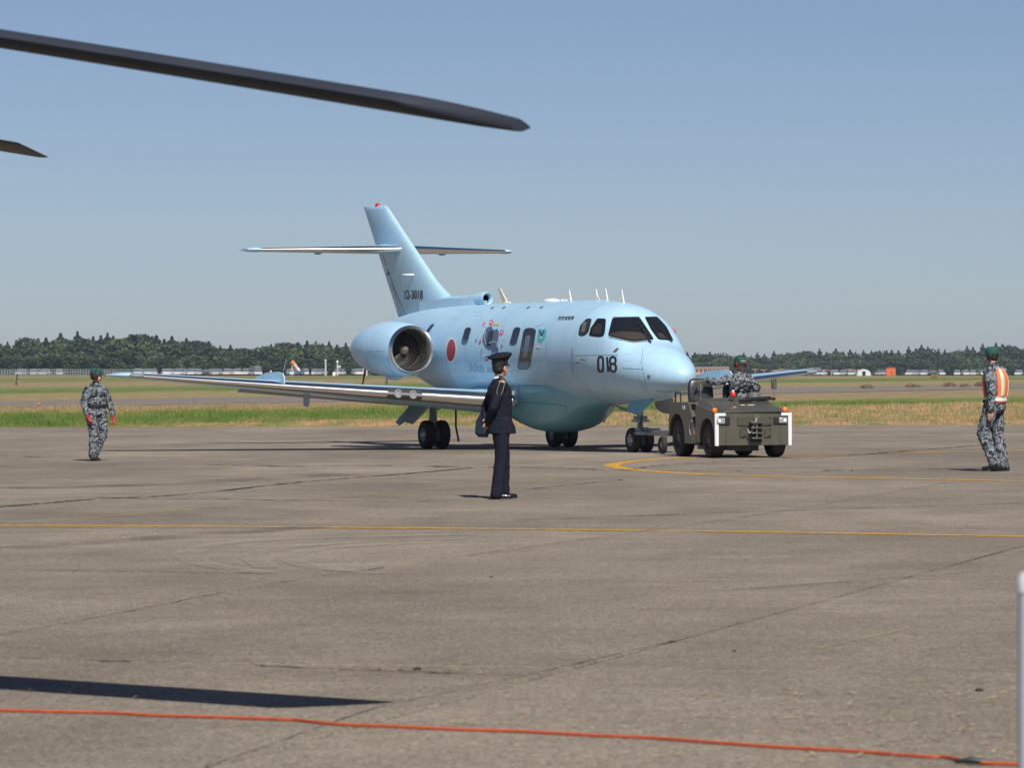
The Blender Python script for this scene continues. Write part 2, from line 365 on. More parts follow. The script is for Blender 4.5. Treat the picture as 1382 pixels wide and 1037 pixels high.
# taxiway strip across the field
tx = mat('taxiway_asphalt', (0.195, 0.163, 0.135), 0.9, var=.12, vscale=.3)
def strip(u0, v0, u1, v1, u2, v2, u3, v3):
    a, b, c, d = gnd(u0, v0), gnd(u1, v1), gnd(u2, v2), gnd(u3, v3)
    n = 14; near = [a.lerp(b, -.6 + 2.2 * t / n) for t in range(n + 1)]; far = [d.lerp(c, -.6 + 2.2 * t / n) for t in range(n + 1)]
    return [[(p.x, p.y, terr(p.x, p.y) + (.0 if p.y < 290 else .02)) for p in (near[i], near[i + 1], far[i + 1], far[i])] for i in range(n)]
sheet('taxiway', strip(60, 549.5, 1100, 530.5, 1100, 524.5, 60, 540.5), 0, tx)

# painted lines
yel = worn_mat('yellow_line_paint', (0.62, 0.33, 0.03), 0.30, 0.50, (5, 5, 1))
fad = worn_mat('faded_yellow_paint', (0.42, 0.33, 0.15), 0.40, 0.75, (3, 3, 1))
whl = worn_mat('white_line_paint', (0.55, 0.53, 0.5), 0.42, 0.62, (1, 2, 1))
tar = worn_mat('joint_tar', (0.022, 0.020, 0.018), 0.36, 0.52, (1.6, 1.6, 1))
tarl = worn_mat('joint_tar_line', (0.060, 0.052, 0.044), 0.30, 0.62, (2, 2, 1))
tarw = worn_mat('tar_crack', (0.028, 0.025, 0.022), 0.46, 0.60, (2.2, 2.2, 1))
G = lambda L: [gnd(*p) for p in L]
ribbon('yellow_line', G([(-150, 709), (0, 710), (300, 711.5), (600, 714), (1000, 718.5), (1382, 725), (1500, 727)]), .21, .004, yel)
ribbon('yellow_line', G([(1560, 605.5), (1382, 608), (1200, 611.5), (1080, 613.5), (960, 617), (900, 619.8), (860, 622.8), (835, 626), (826, 628.5), (832, 631), (850, 634), (900, 638), (960, 641), (1050, 643.5), (1150, 645.5), (1382, 650), (1560, 653)]), .26, .004, yel, smooth=10)
ribbon('faded_line', G([(20, 708), (180, 695), (350, 680), (500, 668), (640, 657), (760, 645)]), .22, .004, fad)
ribbon('faded_line', G([(1100, 878), (1140, 868), (1200, 856), (1230, 848)]), .03, .004, fad)
ribbon('white_line', G([(-100, 579.6), (300, 580), (700, 580.0), (1382, 580.5), (1500, 581)]), .35, .004, whl)
ribbon('white_line', G([(560, 586.5), (900, 586.5), (1100, 587), (1500, 589)]), .25, .004, whl)
# tarred joints and cracks
for L_, wd, m_, wob in (
    ([(-100, 877), (0, 858.5), (100, 841), (230, 815), (360, 790), (480, 772), (600, 755), (720, 738.5), (840, 722), (1060, 690), (1280, 652)], .013, tarl, .006),
    ([(240, 1052), (280, 1037), (390, 998), (500, 960), (600, 937), (700, 915.5), (860, 878), (1000, 842), (1200, 787), (1400, 732)], .0095, tarl, .004),
    ([(0, 685), (60, 680), (130, 674.5), (250, 668), (400, 652), (470, 646), (560, 639), (640, 632)], .10, tar, .03),
    ([(120, 672), (200, 674), (330, 675), (470, 677), (560, 677.5), (640, 677)], .16, tarw, .05),
    ([(290, 628), (400, 630), (500, 629), (640, 631), (760, 632)], .3, tarw, .08),
    ([(1040, 619), (1140, 615.6), (1200, 611), (1290, 604), (1340, 600)], .10, tar, .05),
    ([(840, 636), (900, 628), (980, 624), (1110, 620)], .10, tarw, .05),
    ([(700, 663), (760, 656), (840, 648)], .06, tarw, .03),
    ([(60, 771), (140, 772), (250, 773.5), (370, 775)], .035, tar, .015),
    ([(0, 889), (120, 893), (290, 897), (430, 904), (600, 910), (700, 913)], .035, tarw, .02),
    ([(700, 631), (860, 635.5), (1000, 636)], .2, tarw, .05), ([(0, 616), (60, 617), (110, 616)], .35, tarw, .05),
    ([(1100, 636), (1200, 634), (1382, 633)], .15, tarw, .05), ([(0, 600), (300, 600), (560, 598)], .2, tarw, .05),
):
    ribbon('tar_joint', G(L_), wd, .0062, m_, wob=wob, smooth=14)
# scuffed tyre arcs on the slabs
scuf = worn_mat('tyre_scuff', (0.40, 0.355, 0.29), 0.30, 1.10, (.8, .8, 1), 1.0, .9)
scud = worn_mat('tyre_scuff_dark', (0.085, 0.078, 0.07), 0.38, 1.0, (.8, .8, 1), 1.0, .9)
for L_, wd in (([(480, 652), (340, 657), (275, 665), (300, 672), (390, 676)], .35), ([(520, 652), (395, 657), (330, 664), (340, 671)], .25),
               ([(640, 722), (360, 730), (262, 745), (275, 762), (400, 780)], .22), ([(640, 728), (450, 735), (345, 748), (360, 768)], .2), ([(640, 732), (480, 738), (395, 750), (420, 766), (520, 776)], .2)):
    ribbon('tyre_mark', G(L_), wd, .0075, scuf, smooth=10)
for L_, wd in (([(0, 742), (200, 728), (420, 712)], .5), ([(700, 703), (1000, 692), (1382, 680)], .25), ([(960, 800), (1100, 790), (1300, 775)], .12), ([(0, 660), (200, 655), (480, 640)], 1.0)):
    ribbon('tyre_mark', G(L_), wd, .0088, scud, smooth=10)

# ------------------------------------------------------------------ grass tufts (real blades) along the apron edge
def tuft_mesh(name, N, yr, hgt, wid, mats, seed):
    rg = np.random.default_rng(seed)
    # bias towards the near edge
    t = rg.random(N) ** 1.35; q = QE + yr[0] + (yr[1] - yr[0]) * t
    Yc = q / UQ.y; X = (rg.random(N) * 2 - 1) * (Yc * .135 + 3); Y = (q - X * UQ.x) / UQ.y
    yp = Y - 2 * X
    green = np.clip((yp - 147) / 12, 0, 1) * np.clip((214 - yp) / 12, 0, 1)
    patch = np.array([noise.noise(Vector((x * .35, y * .12, 3.1))) for x, y in zip(X, Y)])
    mound = np.exp(-((yp - 138) / 12) ** 2) * np.clip((X + 2) / 8, 0, 1)
    h = hgt * (0.5 + .9 * rg.random(N)) * (0.8 + .5 * green + 0.35 * mound) * (1 + .9 * np.clip(patch, -.6, 1)); h *= np.clip((q - QE) / 2.5, .25, 1)
    zb = np.zeros(N) - .02 + mound * .12 * np.clip((q - QE) / 4, 0, 1)
    V = np.zeros((N, 9, 3))
    for k in range(3):
        a = rg.random(N) * 2 * np.pi; bx, by = X + rg.normal(0, .05, N), Y + rg.normal(0, .05, N); ww = wid * (.6 + .8 * rg.random(N))
        V[:, k * 3, 0] = bx - np.cos(a) * ww; V[:, k * 3, 1] = by - np.sin(a) * ww; V[:, k * 3, 2] = zb
        V[:, k * 3 + 1, 0] = bx + np.cos(a) * ww; V[:, k * 3 + 1, 1] = by + np.sin(a) * ww; V[:, k * 3 + 1, 2] = zb
        V[:, k * 3 + 2, 0] = bx + rg.normal(0, .35, N) * h; V[:, k * 3 + 2, 1] = by + rg.normal(0, .25, N) * h; V[:, k * 3 + 2, 2] = zb + h * (.7 + .5 * rg.random(N))
    me = bpy.data.meshes.new(name); nv = N * 9; nf = N * 3
    me.vertices.add(nv); me.vertices.foreach_set('co', V.reshape(-1)); me.loops.add(nv); me.loops.foreach_set('vertex_index', np.arange(nv, dtype=np.int32))
    me.polygons.add(nf); me.polygons.foreach_set('loop_start', np.arange(0, nv, 3, dtype=np.int32))
    for m in mats: me.materials.append(m)
    me.update(); o = bpy.data.objects.new(name, me); C.objects.link(o); o['kind'] = 'stuff'; return o
tm = field_mat('grass_blades', 1.12)
tag(tuft_mesh('grass', 110000, (.1, 88), .125, .018, [tm], 3), 'dry and green grass tufts growing in the field beyond the apron edge', 'grass')
tag(tuft_mesh('grass', 40000, (.05, 22), .13, .014, [tm], 5), 'short dry grass fringe along the edge of the apron', 'grass')

# haze_anchor
# ================================================================== AIRCRAFT
XA, YA, TH = -0.28, 87.0, 0.4325
def ac_w(x, y, z):
    dx = x - 6.41
    return Vector((XA - dx * math.sin(TH) - y * math.cos(TH), YA + dx * math.cos(TH) - y * math.sin(TH), z))
JET = empty('jet_aircraft', ac_w(0, 0, 0), PI / 2 + TH, 'light blue twin engine military jet with T tail and number 018 on its nose', 'airplane')
JM = Matrix.Translation(ac_w(0, 0, 0)) @ Matrix.Rotation(PI / 2 + TH, 4, 'Z'); JI = JM.inverted()
def interp(tab, x):
    xs = [t[0] for t in tab]
    if x <= xs[0]: return tab[0][1:]
    for i in range(len(tab) - 1):
        if x <= xs[i + 1]:
            # catmull through the table
            a = tab[max(i - 1, 0)]; b = tab[i]; c = tab[i + 1]; d = tab[min(i + 2, len(tab) - 1)]
            t = (x - b[0]) / (c[0] - b[0]); out = []
            for k in range(1, len(b)):
                m0 = (c[k] - a[k]) / (c[0] - a[0]) * (c[0] - b[0]); m1 = (d[k] - b[k]) / (d[0] - b[0]) * (c[0] - b[0])
                out.append((2 * t ** 3 - 3 * t * t + 1) * b[k] + (t ** 3 - 2 * t * t + t) * m0 + (-2 * t ** 3 + 3 * t * t) * c[k] + (t ** 3 - t * t) * m1)
            return out
    return tab[-1][1:]
#        x      w     top   bot   zc    exponent of upper half
FUS = [(-1.97, .010, 1.45, 1.43, 1.44, 2.0), (-1.94, .110, 1.54, 1.335, 1.44, 2.0), (-1.85, .215, 1.63, 1.245, 1.44, 2.0), (-1.68, .340, 1.74, 1.165, 1.45, 2.0), (-1.4, .475, 1.87, 1.08, 1.48, 2.0),
       (-1.05, .600, 2.00, 1.01, 1.53, 2.0), (-.72, .690, 2.115, .97, 1.60, 2.15), (-.45, .755, 2.33, .95, 1.67, 2.3), (-.15, .815, 2.56, .935, 1.74, 2.35), (.15, .860, 2.71, .93, 1.80, 2.3), (.5, .905, 2.81, .925, 1.86, 2.2), (.95, .945, 2.875, .925, 1.91, 2.05),
       (1.6, .965, 2.91, .93, 1.93, 2.0), (3, .965, 2.92, .93, 1.93, 2.0), (5.5, .965, 2.92, .93, 1.93, 2.0), (7.2, .960, 2.92, .95, 1.94, 2.0), (8.4, .89, 2.91, 1.08, 1.99, 2.0), (9.6, .74, 2.87, 1.33, 2.10, 2.0), (10.8, .52, 2.78, 1.65, 2.22, 2.0), (12.0, .28, 2.62, 1.98, 2.30, 2.0), (12.9, .06, 2.44, 2.26, 2.35, 2.0)]
def fus_ring(x, n=72):
    w_, zt, zb, zc, ex = interp(FUS, x); out = []
    for j in range(n):
        q = 2 * PI * j / n; c_, s_ = math.cos(q), math.sin(q); e = 2 / ex if s_ > 0 else 1.0
        yy = w_ * math.copysign(abs(c_) ** e, c_); zz = zc + ((zt - zc) * abs(s_) ** e if s_ > 0 else -(zc - zb) * abs(s_))
        out.append((x, yy, zz))
    return out
xs = [-1.97, -1.955, -1.93, -1.9, -1.85, -1.78, -1.7] + [round(-1.6 + .07 * k, 3) for k in range(45)] + [1.7 + .35 * k for k in range(32)]
xs = [x for x in xs if x < 12.9] + [12.9]
b = MB().loft([fus_ring(x) for x in xs]); FO = b.build('fuselage', paint, JET, angle=60)
FB = BVHTree.FromPolygons([JM @ Vector(v) for v in b.v], b.f)
CAMP = Vector((0, 0, CAMH))
def pray(u, v): a, b_ = unroll(u, v); return Vector((a / FPX, 1, -b_ / FPX)).normalized()
def hit(u, v, tree=None, off=.004):
    """point of the skin that is seen at photograph position u,v, in aircraft coordinates, lifted by off along the normal"""
    h = (tree or FB).ray_cast(CAMP, pray(u, v))
    if h[0] is None: return None
    n = h[1]; n = n if n.dot(pray(u, v)) < 0 else -n
    return JI @ (h[0] + n * off)
def blobpoly(pts, k=6): return [(p.x, p.y) for p in catmull([(*q, 0) for q in pts] + [(*pts[0], 0)], k)[:-1]]
def decal(name, outline, m, parent, off=.004, tree=None, rings=5, thick=0.0, label=None, mb=None):
    dense = []
    for i, p in enumerate(outline):
        q = outline[(i + 1) % len(outline)]; k = max(1, int(math.hypot(q[0] - p[0], q[1] - p[1]) / 2.5))
        dense += [(p[0] + (q[0] - p[0]) * t / k, p[1] + (q[1] - p[1]) * t / k) for t in range(k)]
    outline = dense
    cx = sum(p[0] for p in outline) / len(outline); cy = sum(p[1] for p in outline) / len(outline)
    vs = [hit(cx, cy, tree, off)]; n = len(outline)
    if vs[0] is None: return None
    for k in range(1, rings + 1):
        t = k / rings
        for p in outline:
            h = hit(cx + (p[0] - cx) * t, cy + (p[1] - cy) * t, tree, off); 
            if h is None: h = vs[-n] if len(vs) > n else vs[0]
            vs.append(h)
    fs = [(0, 1 + j, 1 + (j + 1) % n) for j in range(n)] + [(1 + (k - 1) * n + j, 1 + k * n + j, 1 + k * n + (j + 1) % n, 1 + (k - 1) * n + (j + 1) % n) for k in range(1, rings) for j in range(n)]
    if mb is not None: mb.add(vs, fs); return None
    o = MB().add(vs, fs).build(name, m, parent)
    if label: o['label'] = label
    return o
def rrect(cx, cy, hx, hy, r, sh=0.0, n=5):
    out = []
    for (sx, sy, a0) in ((1, 1, 0), (-1, 1, 90), (-1, -1, 180), (1, -1, 270)):
        for k in range(n + 1):
            a = R(a0 + 90 * k / n); out.append((cx + sx * (hx - r) + r * math.cos(a), cy + sy * (hy - r) + r * math.sin(a)))
    return [(x - sh * (y - cy), y) for x, y in out]
def oval(cx, cy, hx, hy, sh=0.0, n=28):
    return [(cx + hx * math.cos(t) - sh * hy * math.sin(t), cy + hy * math.sin(t)) for t in [2 * PI * k / n for k in range(n)]]
def scale_poly(p, d):
    cx = sum(q[0] for q in p) / len(p); cy = sum(q[1] for q in p) / len(p); out = []
    for x, y in p:
        l = math.hypot(x - cx, y - cy); out.append((cx + (x - cx) * (l + d) / l, cy + (y - cy) * (l + d) / l))
    return out
def quadr(pts, r=2.2, n=4):
    """polygon with rounded corners"""
    out = []; k = len(pts)
    for i in range(k):
        p = Vector((*pts[i], 0)); a = (Vector((*pts[i - 1], 0)) - p).normalized(); c = (Vector((*pts[(i + 1) % k], 0)) - p).normalized()
        s, e = p + a * r, p + c * r
        for j in range(n + 1):
            t = j / n; q = s * (1 - t) ** 2 + p * 2 * t * (1 - t) + e * t * t; out.append((q.x, q.y))
        nx = Vector((*pts[(i + 1) % k], 0)); nn = nx - c * r
        for j in (1, 2, 3): q = e.lerp(nn, j / 4); out.append((q.x, q.y))
    return out
def textdecal(name, txt, cx, cy, w_, h_, m, parent, tree=None, shear=0.0, off=.006, rot=0.0, label=None, thin=0.0, bold=0.0):
    cu = bpy.data.curves.new(name, 'FONT'); cu.body = txt; cu.size = 1; cu.offset = bold; cu.resolution_u = 3
    to = bpy.data.objects.new(name, cu); C.objects.link(to); dg = bpy.context.evaluated_depsgraph_get(); dg.update()
    me = bpy.data.meshes.new_from_object(to.evaluated_get(dg)); bpy.data.objects.remove(to)
    bm = bmesh.new(); bm.from_mesh(me); bmesh.ops.triangulate(bm, faces=bm.faces)
    for _ in range(2): bmesh.ops.subdivide_edges(bm, edges=[e for e in bm.edges if e.calc_length() > .12], cuts=1); bmesh.ops.triangulate(bm, faces=bm.faces)
    xs_ = [v.co.x for v in bm.verts]; ys_ = [v.co.y for v in bm.verts]
    if not xs_: return None
    x0, x1, y0, y1 = min(xs_), max(xs_), min(ys_), max(ys_); cr, sr = math.cos(rot), math.sin(rot); ok = True
    for v in bm.verts:
        a = ((v.co.x - x0) / (x1 - x0) - .5) * w_; c_ = -((v.co.y - y0) / (y1 - y0) - .5) * h_; a -= shear * c_
        p = hit(cx + a * cr - c_ * sr, cy + a * sr + c_ * cr, tree, off)
        if p is None: ok = False; p = Vector((0, 0, 2))
        v.co = p
    bm.to_mesh(me); bm.free(); me.materials.clear(); me.materials.append(m)
    o = bpy.data.objects.new(name, me); C.objects.link(o); o.parent = parent
    if label: o['label'] = label
    return o
def strokes(name, segs, wpx, m, parent, tree=None, off=.006, label=None):
    """stencil figures drawn as bars on the skin"""
    if len(segs) > 1:
        for s in segs: strokes(name, [s], wpx, m, parent, tree, off, label)
        return
    b = MB()
    for s in segs:
        pts = []
        for i in range(len(s) - 1):
            for k in range(4): t = k / 4; pts.append((s[i][0] * (1 - t) + s[i + 1][0] * t, s[i][1] * (1 - t) + s[i + 1][1] * t))
        pts.append(s[-1]); row = []
        for i, p in enumerate(pts):
            q, r_ = pts[max(i - 1, 0)], pts[min(i + 1, len(pts) - 1)]; dx, dy = r_[0] - q[0], r_[1] - q[1]; l = math.hypot(dx, dy) or 1; nx, ny = -dy / l * wpx / 2, dx / l * wpx / 2
            A, B_ = hit(p[0] + nx, p[1] + ny, tree, off), hit(p[0] - nx, p[1] - ny, tree, off)
            if A is None or B_ is None: continue
            row.append((A, B_))
        vs = [x for ab in row for x in ab]; b.add(vs, [(2 * i, 2 * i + 1, 2 * i + 3, 2 * i + 2) for i in range(len(row) - 1)])
    if not b.v: return None
    o = b.build(name, m, parent)
    if label: o['label'] = label
    return o

# ---- windscreen and side windows: black seal, then glass
def window(name, poly, gm=glass, frame=black, fr=1.1, label=None, inner=None):
    f = decal('window_frame', scale_poly(poly, fr), frame, JET, .003); g_ = decal(name, poly, gm, JET, .007)
    return g_
window('windshield', quadr([(827.5, 429.5), (862.5, 429), (882, 458), (855, 460.5), (821.5, 453.5)], 3), label='')
window('windshield', quadr([(870.5, 428.5), (887, 428.5), (899, 442), (908.5, 459.5), (888.5, 457.5), (879, 444)], 2.5))
window('cockpit_window', quadr([(805.5, 431), (817.5, 431), (815, 452), (811, 454.5), (795.5, 453), (798, 443)], 3))
window('cockpit_window', quadr([(791.5, 431), (798.5, 431), (793, 449), (787, 453.5), (781, 452), (784, 440)], 3), glassb)
dash = mat('cockpit_coaming', (.045, .038, .032), .35)
decal('coaming', quadr([(824, 450), (842, 447.5), (862, 449), (876, 453.5), (880, 457.3), (855, 459.5), (822.5, 453)], 1.5), dash, JET, .0085)
decal('coaming', quadr([(887, 449), (897, 451), (905, 458.5), (889, 456.5)], 1.5), dash, JET, .0085)
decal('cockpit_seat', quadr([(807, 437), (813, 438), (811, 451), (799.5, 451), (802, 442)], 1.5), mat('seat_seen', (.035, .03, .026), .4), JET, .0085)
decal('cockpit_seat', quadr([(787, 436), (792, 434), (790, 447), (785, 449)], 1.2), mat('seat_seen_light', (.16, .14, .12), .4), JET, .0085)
strokes('window_trim', [[(828, 428.6), (863, 428)], [(821.5, 455.6), (855, 462.6), (881, 460)]], 1.0, alu, JET)
strokes('window_trim', [[(805, 431.5), (797, 443), (794.5, 452.5)]], .9, cream, JET)
strokes('windshield_wiper', [[(861, 437), (868, 447), (877, 462)], [(866, 444), (879, 458)], [(875, 461), (879, 464)]], 1.5, black, JET, off=.03)
strokes('windshield_wiper', [[(888, 444), (899, 455), (906, 461)], [(901, 459), (907, 463)]], 1.1, black, JET, off=.03)
for cx, cy, hx, hy, sh in ((629.5, 453.5, 4.3, 11.3, .28), (661.5, 457, 3.6, 10.5, .22), (695.5, 454, 4.8, 12, .28), (580.5, 443.5, 2.2, 6, .75)):
    f = decal('window_frame', rrect(cx, cy, hx + .9, hy + 1, min(hx, 4.0) + .5, sh), paint2, JET, .003); decal('cabin_window', rrect(cx, cy, hx, hy, min(hx, 4.0), sh), glassb, JET, .007)
decal('door_window_frame', rrect(711, 471, 8.6, 28.2, 5.5, .17), mat('window_bronze_frame', (.10, .075, .05), .4, .5), JET, .003)
decal('door_window', rrect(711, 471, 7.3, 26.6, 5, .17), glassb, JET, .007)
decal('door_window_blind', rrect(711.2, 468, 3.2, 15, 2, .17), mat('interior_seen', (.16, .18, .2), .3), JET, .009)
strokes('door_seam', [[(722, 442), (718, 452), (717, 480), (718.5, 500)], [(735, 437), (731, 450), (728.5, 478), (729, 498)], [(722, 442), (735, 437)]], .5, paint2, JET, off=.005)
panel = mat('panel_gap', (.11, .21, .27), .5)
strokes('panel_seam', [[(772, 480), (800, 479.5), (834, 479.5)], [(772, 470), (771.5, 490), (773, 505)], [(868, 470), (866, 490), (872, 520)], [(840, 497), (868, 499)], [(886, 528), (900, 529), (917, 527)]], .55, panel, JET, off=.004)
strokes('panel_seam', [[(625, 509), (660, 512), (690, 516)], [(608, 499), (640, 503)], [(668, 430), (664, 470), (668, 505)], [(756, 419), (742, 440), (737, 470)]], .45, paint2, JET, off=.004)
decal('oxygen_vent', quadr([(832, 470), (836, 470), (832, 475.5), (827, 475.5)], .8), mat('vent_grey', (.13, .12, .11), .5), JET, .006)
decal('static_port', rrect(876, 508.5, 2.2, 2.6, 2, 0), alu, JET, .006)
decal('white_plate', rrect(790, 542.5, 4.3, 1.7, .8, 0), white, JET, .012)
decal('small_placard', rrect(727.5, 468.5, 3, 1.3, .4, 0), white, JET, .006)
for p in ((664.5, 416), (680, 415.6), (713, 415.6), (731, 415.2)): strokes('cabin_vent', [[(p[0] - 2, p[1] + 1), (p[0] + 2.5, p[1] - 1)]], 1.1, alu, JET, off=.012)
# hinomaru
decal('roundel_border', oval(609.3, 473, 7.4, 17, .05), white, JET, .005)
decal('roundel', oval(609.3, 473, 6.0, 14.9, .05), mat('roundel_red', (.36, .035, .035), .4), JET, .009, label='dark red round national marking with a white rim')
# 018 stencil figures
o8 = lambda cx, cy, w_, h_: [[(cx - w_ * .5, cy - h_ * .36), (cx - w_ * .3, cy - h_ * .5), (cx + w_ * .3, cy - h_ * .5), (cx + w_ * .5, cy - h_ * .36), (cx + w_ * .5, cy + h_ * .36), (cx + w_ * .3, cy + h_ * .5), (cx - w_ * .3, cy + h_ * .5), (cx - w_ * .5, cy + h_ * .36), (cx - w_ * .5, cy - h_ * .36)]]
strokes('digit', o8(811, 491.8, 6.6, 19.5) + [[(819.6, 482), (821.3, 502)]] + [[(824.4, 491), (823.6, 488), (823.8, 484), (826, 482), (829, 482), (831, 484), (831.4, 488), (829.6, 491), (831.6, 494), (831.8, 499), (829.6, 501.8), (826.4, 501.8), (824.2, 499), (824, 494), (825.6, 491), (829.6, 491)]], 2.75, inkblk, JET, off=.006)
textdecal('name_marking', '航空自衛隊', 764.5, 429.5, 21, 5.5, inkblk, JET, shear=.35, off=.007, bold=.012)
# shield badge by the door
decal('badge', quadr([(727, 443.5), (732, 445.5), (738, 444), (736.5, 456), (729.5, 464), (725.5, 459)], 1.5), mat('badge_cyan', (.10, .45, .48), .5), JET, .005)
strokes('badge_emblem', [[(728.8, 446.5), (731.3, 454), (734.6, 446.8)], [(730.4, 450), (731.2, 456)]], 1.8, mat('badge_navy', (.03, .06, .16), .5), JET, off=.008)
decal('badge_emblem', rrect(731, 456, 1.1, 1.6, .8), white, JET, .010)
# anniversary artwork: plain dark water bird among plum blossoms
art = mat('art_slate', (.10, .13, .20), .5); artl = mat('art_pale', (.45, .53, .60), .5); pink = mat('blossom_pink', (.62, .10, .26), .5); rose = mat('blossom_red', (.50, .03, .08), .5)
decal('artwork_bird', blobpoly([(656, 444), (663, 441), (667, 446), (671, 444), (674, 452), (673, 462), (668, 471), (660, 472), (654, 467), (651.5, 456)]), art, JET, .0045)
decal('artwork_bird', blobpoly([(664, 468), (670, 466), (673, 474), (669.5, 479), (668, 475), (664, 477)]), art, JET, .005)
strokes('artwork_feather', [[(656, 447), (654, 456), (657, 466)], [(675, 443), (674, 455), (671, 468)], [(661, 463), (667, 461), (672, 463)]], 1.1, artl, JET, off=.009)
for i, (x, y, r_, c_) in enumerate(((653.5, 437.5, 2.6, pink), (663.5, 435.5, 4.2, pink), (677.6, 449, 3.8, pink), (648.5, 461.5, 2.6, rose), (643, 459.5, 1.9, rose), (677.4, 467.5, 2.2, rose), (657.6, 484, 3.8, rose), (666, 481.5, 2.4, pink), (650.3, 474, 1.8, pink), (681, 459, 1.2, pink))):
    decal('artwork_blossom', [(x + r_ * (.82 + .18 * math.cos(5 * t)) * .72 * math.cos(t) - .18 * r_ * math.sin(t), y + r_ * (.82 + .18 * math.cos(5 * t)) * 1.1 * math.sin(t)) for t in [2 * PI * k / 20 for k in range(20)]], c_, JET, .0105)
    decal('artwork_blossom_heart', rrect(x, y, r_ * .2, r_ * .3, r_ * .18), white, JET, .013)
strokes('artwork_banner', [[(665, 438.6), (674, 438.2)]], 2.4, mat('banner_yellow', (.70, .45, .06), .5), JET, off=.008)
strokes('artwork_crane', [[(652, 440), (657, 441), (661, 439.5)], [(651, 480), (657, 478.5), (663, 481)]], 1.0, white, JET, off=.008)
textdecal('anniversary_lettering', '50th anniv', 657, 497.5, 48, 11, mat('letter_pale', (.33, .42, .62), .5), JET, shear=-.05, off=.007, rot=.05)

for xj in (-1.12, .92, 2.05, 4.35, 5.1, 6.9):
    vs_ = []; R0, R1 = fus_ring(xj - .004, 96), fus_ring(xj + .004, 96)
    for (x0, y0, z0), (x1, y1, z1) in zip(R0, R1):
        for (x, y, z) in ((x0, y0, z0), (x1, y1, z1)):
            n_ = Vector((0, y, z - 1.9)).normalized() * .0025; vs_.append((x, y + n_.y, z + n_.z))
    MB().add(vs_, [(2 * i, 2 * i + 1, (2 * i + 3) % 192, (2 * i + 2) % 192) for i in range(96)]).build('skin_joint', mat('joint_blue', (.27, .43, .53), .5), JET)
for (u0, v0, u1, v1) in ((596, 498, 606, 507), (640, 421, 650, 426), (745, 500, 757, 512), (842, 478, 852, 487), (690, 500, 699, 509)):
    strokes('hatch_outline', [[(u0, v0), (u1, v0), (u1, v1), (u0, v1), (u0, v0)]], .45, paint2, JET, off=.004)
for (u0, v0, u1, v1) in ((775, 473, 775, 512), (600, 431, 662, 419), (745, 486, 770, 487)):
    n_ = int(math.hypot(u1 - u0, v1 - v0) / 3); b = MB()
    for k_ in range(n_):
        p = hit(u0 + (u1 - u0) * k_ / n_, v0 + (v1 - v0) * k_ / n_, off=.002)
        if p: b.ell(p, (.007, .003, .007), nu=6, nv=4)
    o = b.build('rivets', mat('joint_blue', (.27, .43, .53), .5), JET); o['kind'] = 'stuff'
# ---- belly radar fairing
def belly_ring(x, w_, zb, zt=1.25, n=40, e=.78):
    out = []
    for j in range(n):
        q = 2 * PI * j / n; c_, s_ = math.cos(q), math.sin(q)
        out.append((x, w_ * math.copysign(abs(c_) ** e, c_), zt + (.12 * abs(s_) if s_ > 0 else -(zt - zb) * abs(s_) ** .85)))
    return out
BT = [(.7, .05, 1.0), (1.1, .28, .90), (1.6, .48, .80), (2.05, .62, .66), (2.35, .70, .50), (2.7, .74, .40), (3.3, .76, .345), (3.9, .75, .36), (4.4, .74, .43), (4.9, .72, .55), (5.5, .66, .68), (6.4, .5, .8), (7.2, .2, .92)]
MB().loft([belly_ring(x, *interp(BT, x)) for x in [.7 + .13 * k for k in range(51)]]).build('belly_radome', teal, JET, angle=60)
btree = BVHTree.FromPolygons([JM @ Vector(v) for v in [p for x in [.7 + .13 * k for k in range(51)] for p in belly_ring(x, *interp(BT, x))]], [(i * 40 + j, i * 40 + (j + 1) % 40, (i + 1) * 40 + (j + 1) % 40, (i + 1) * 40 + j) for i in range(50) for j in range(40)])
strokes('panel_seam', [[(700, 547), (703, 543.5), (735, 544.5), (764, 548)], [(699, 522), (701, 532), (696, 542), (698, 552)], [(763, 548), (764, 556)]], .5, mat('belly_seam', (.05, .13, .15), .5), JET, btree, .004)
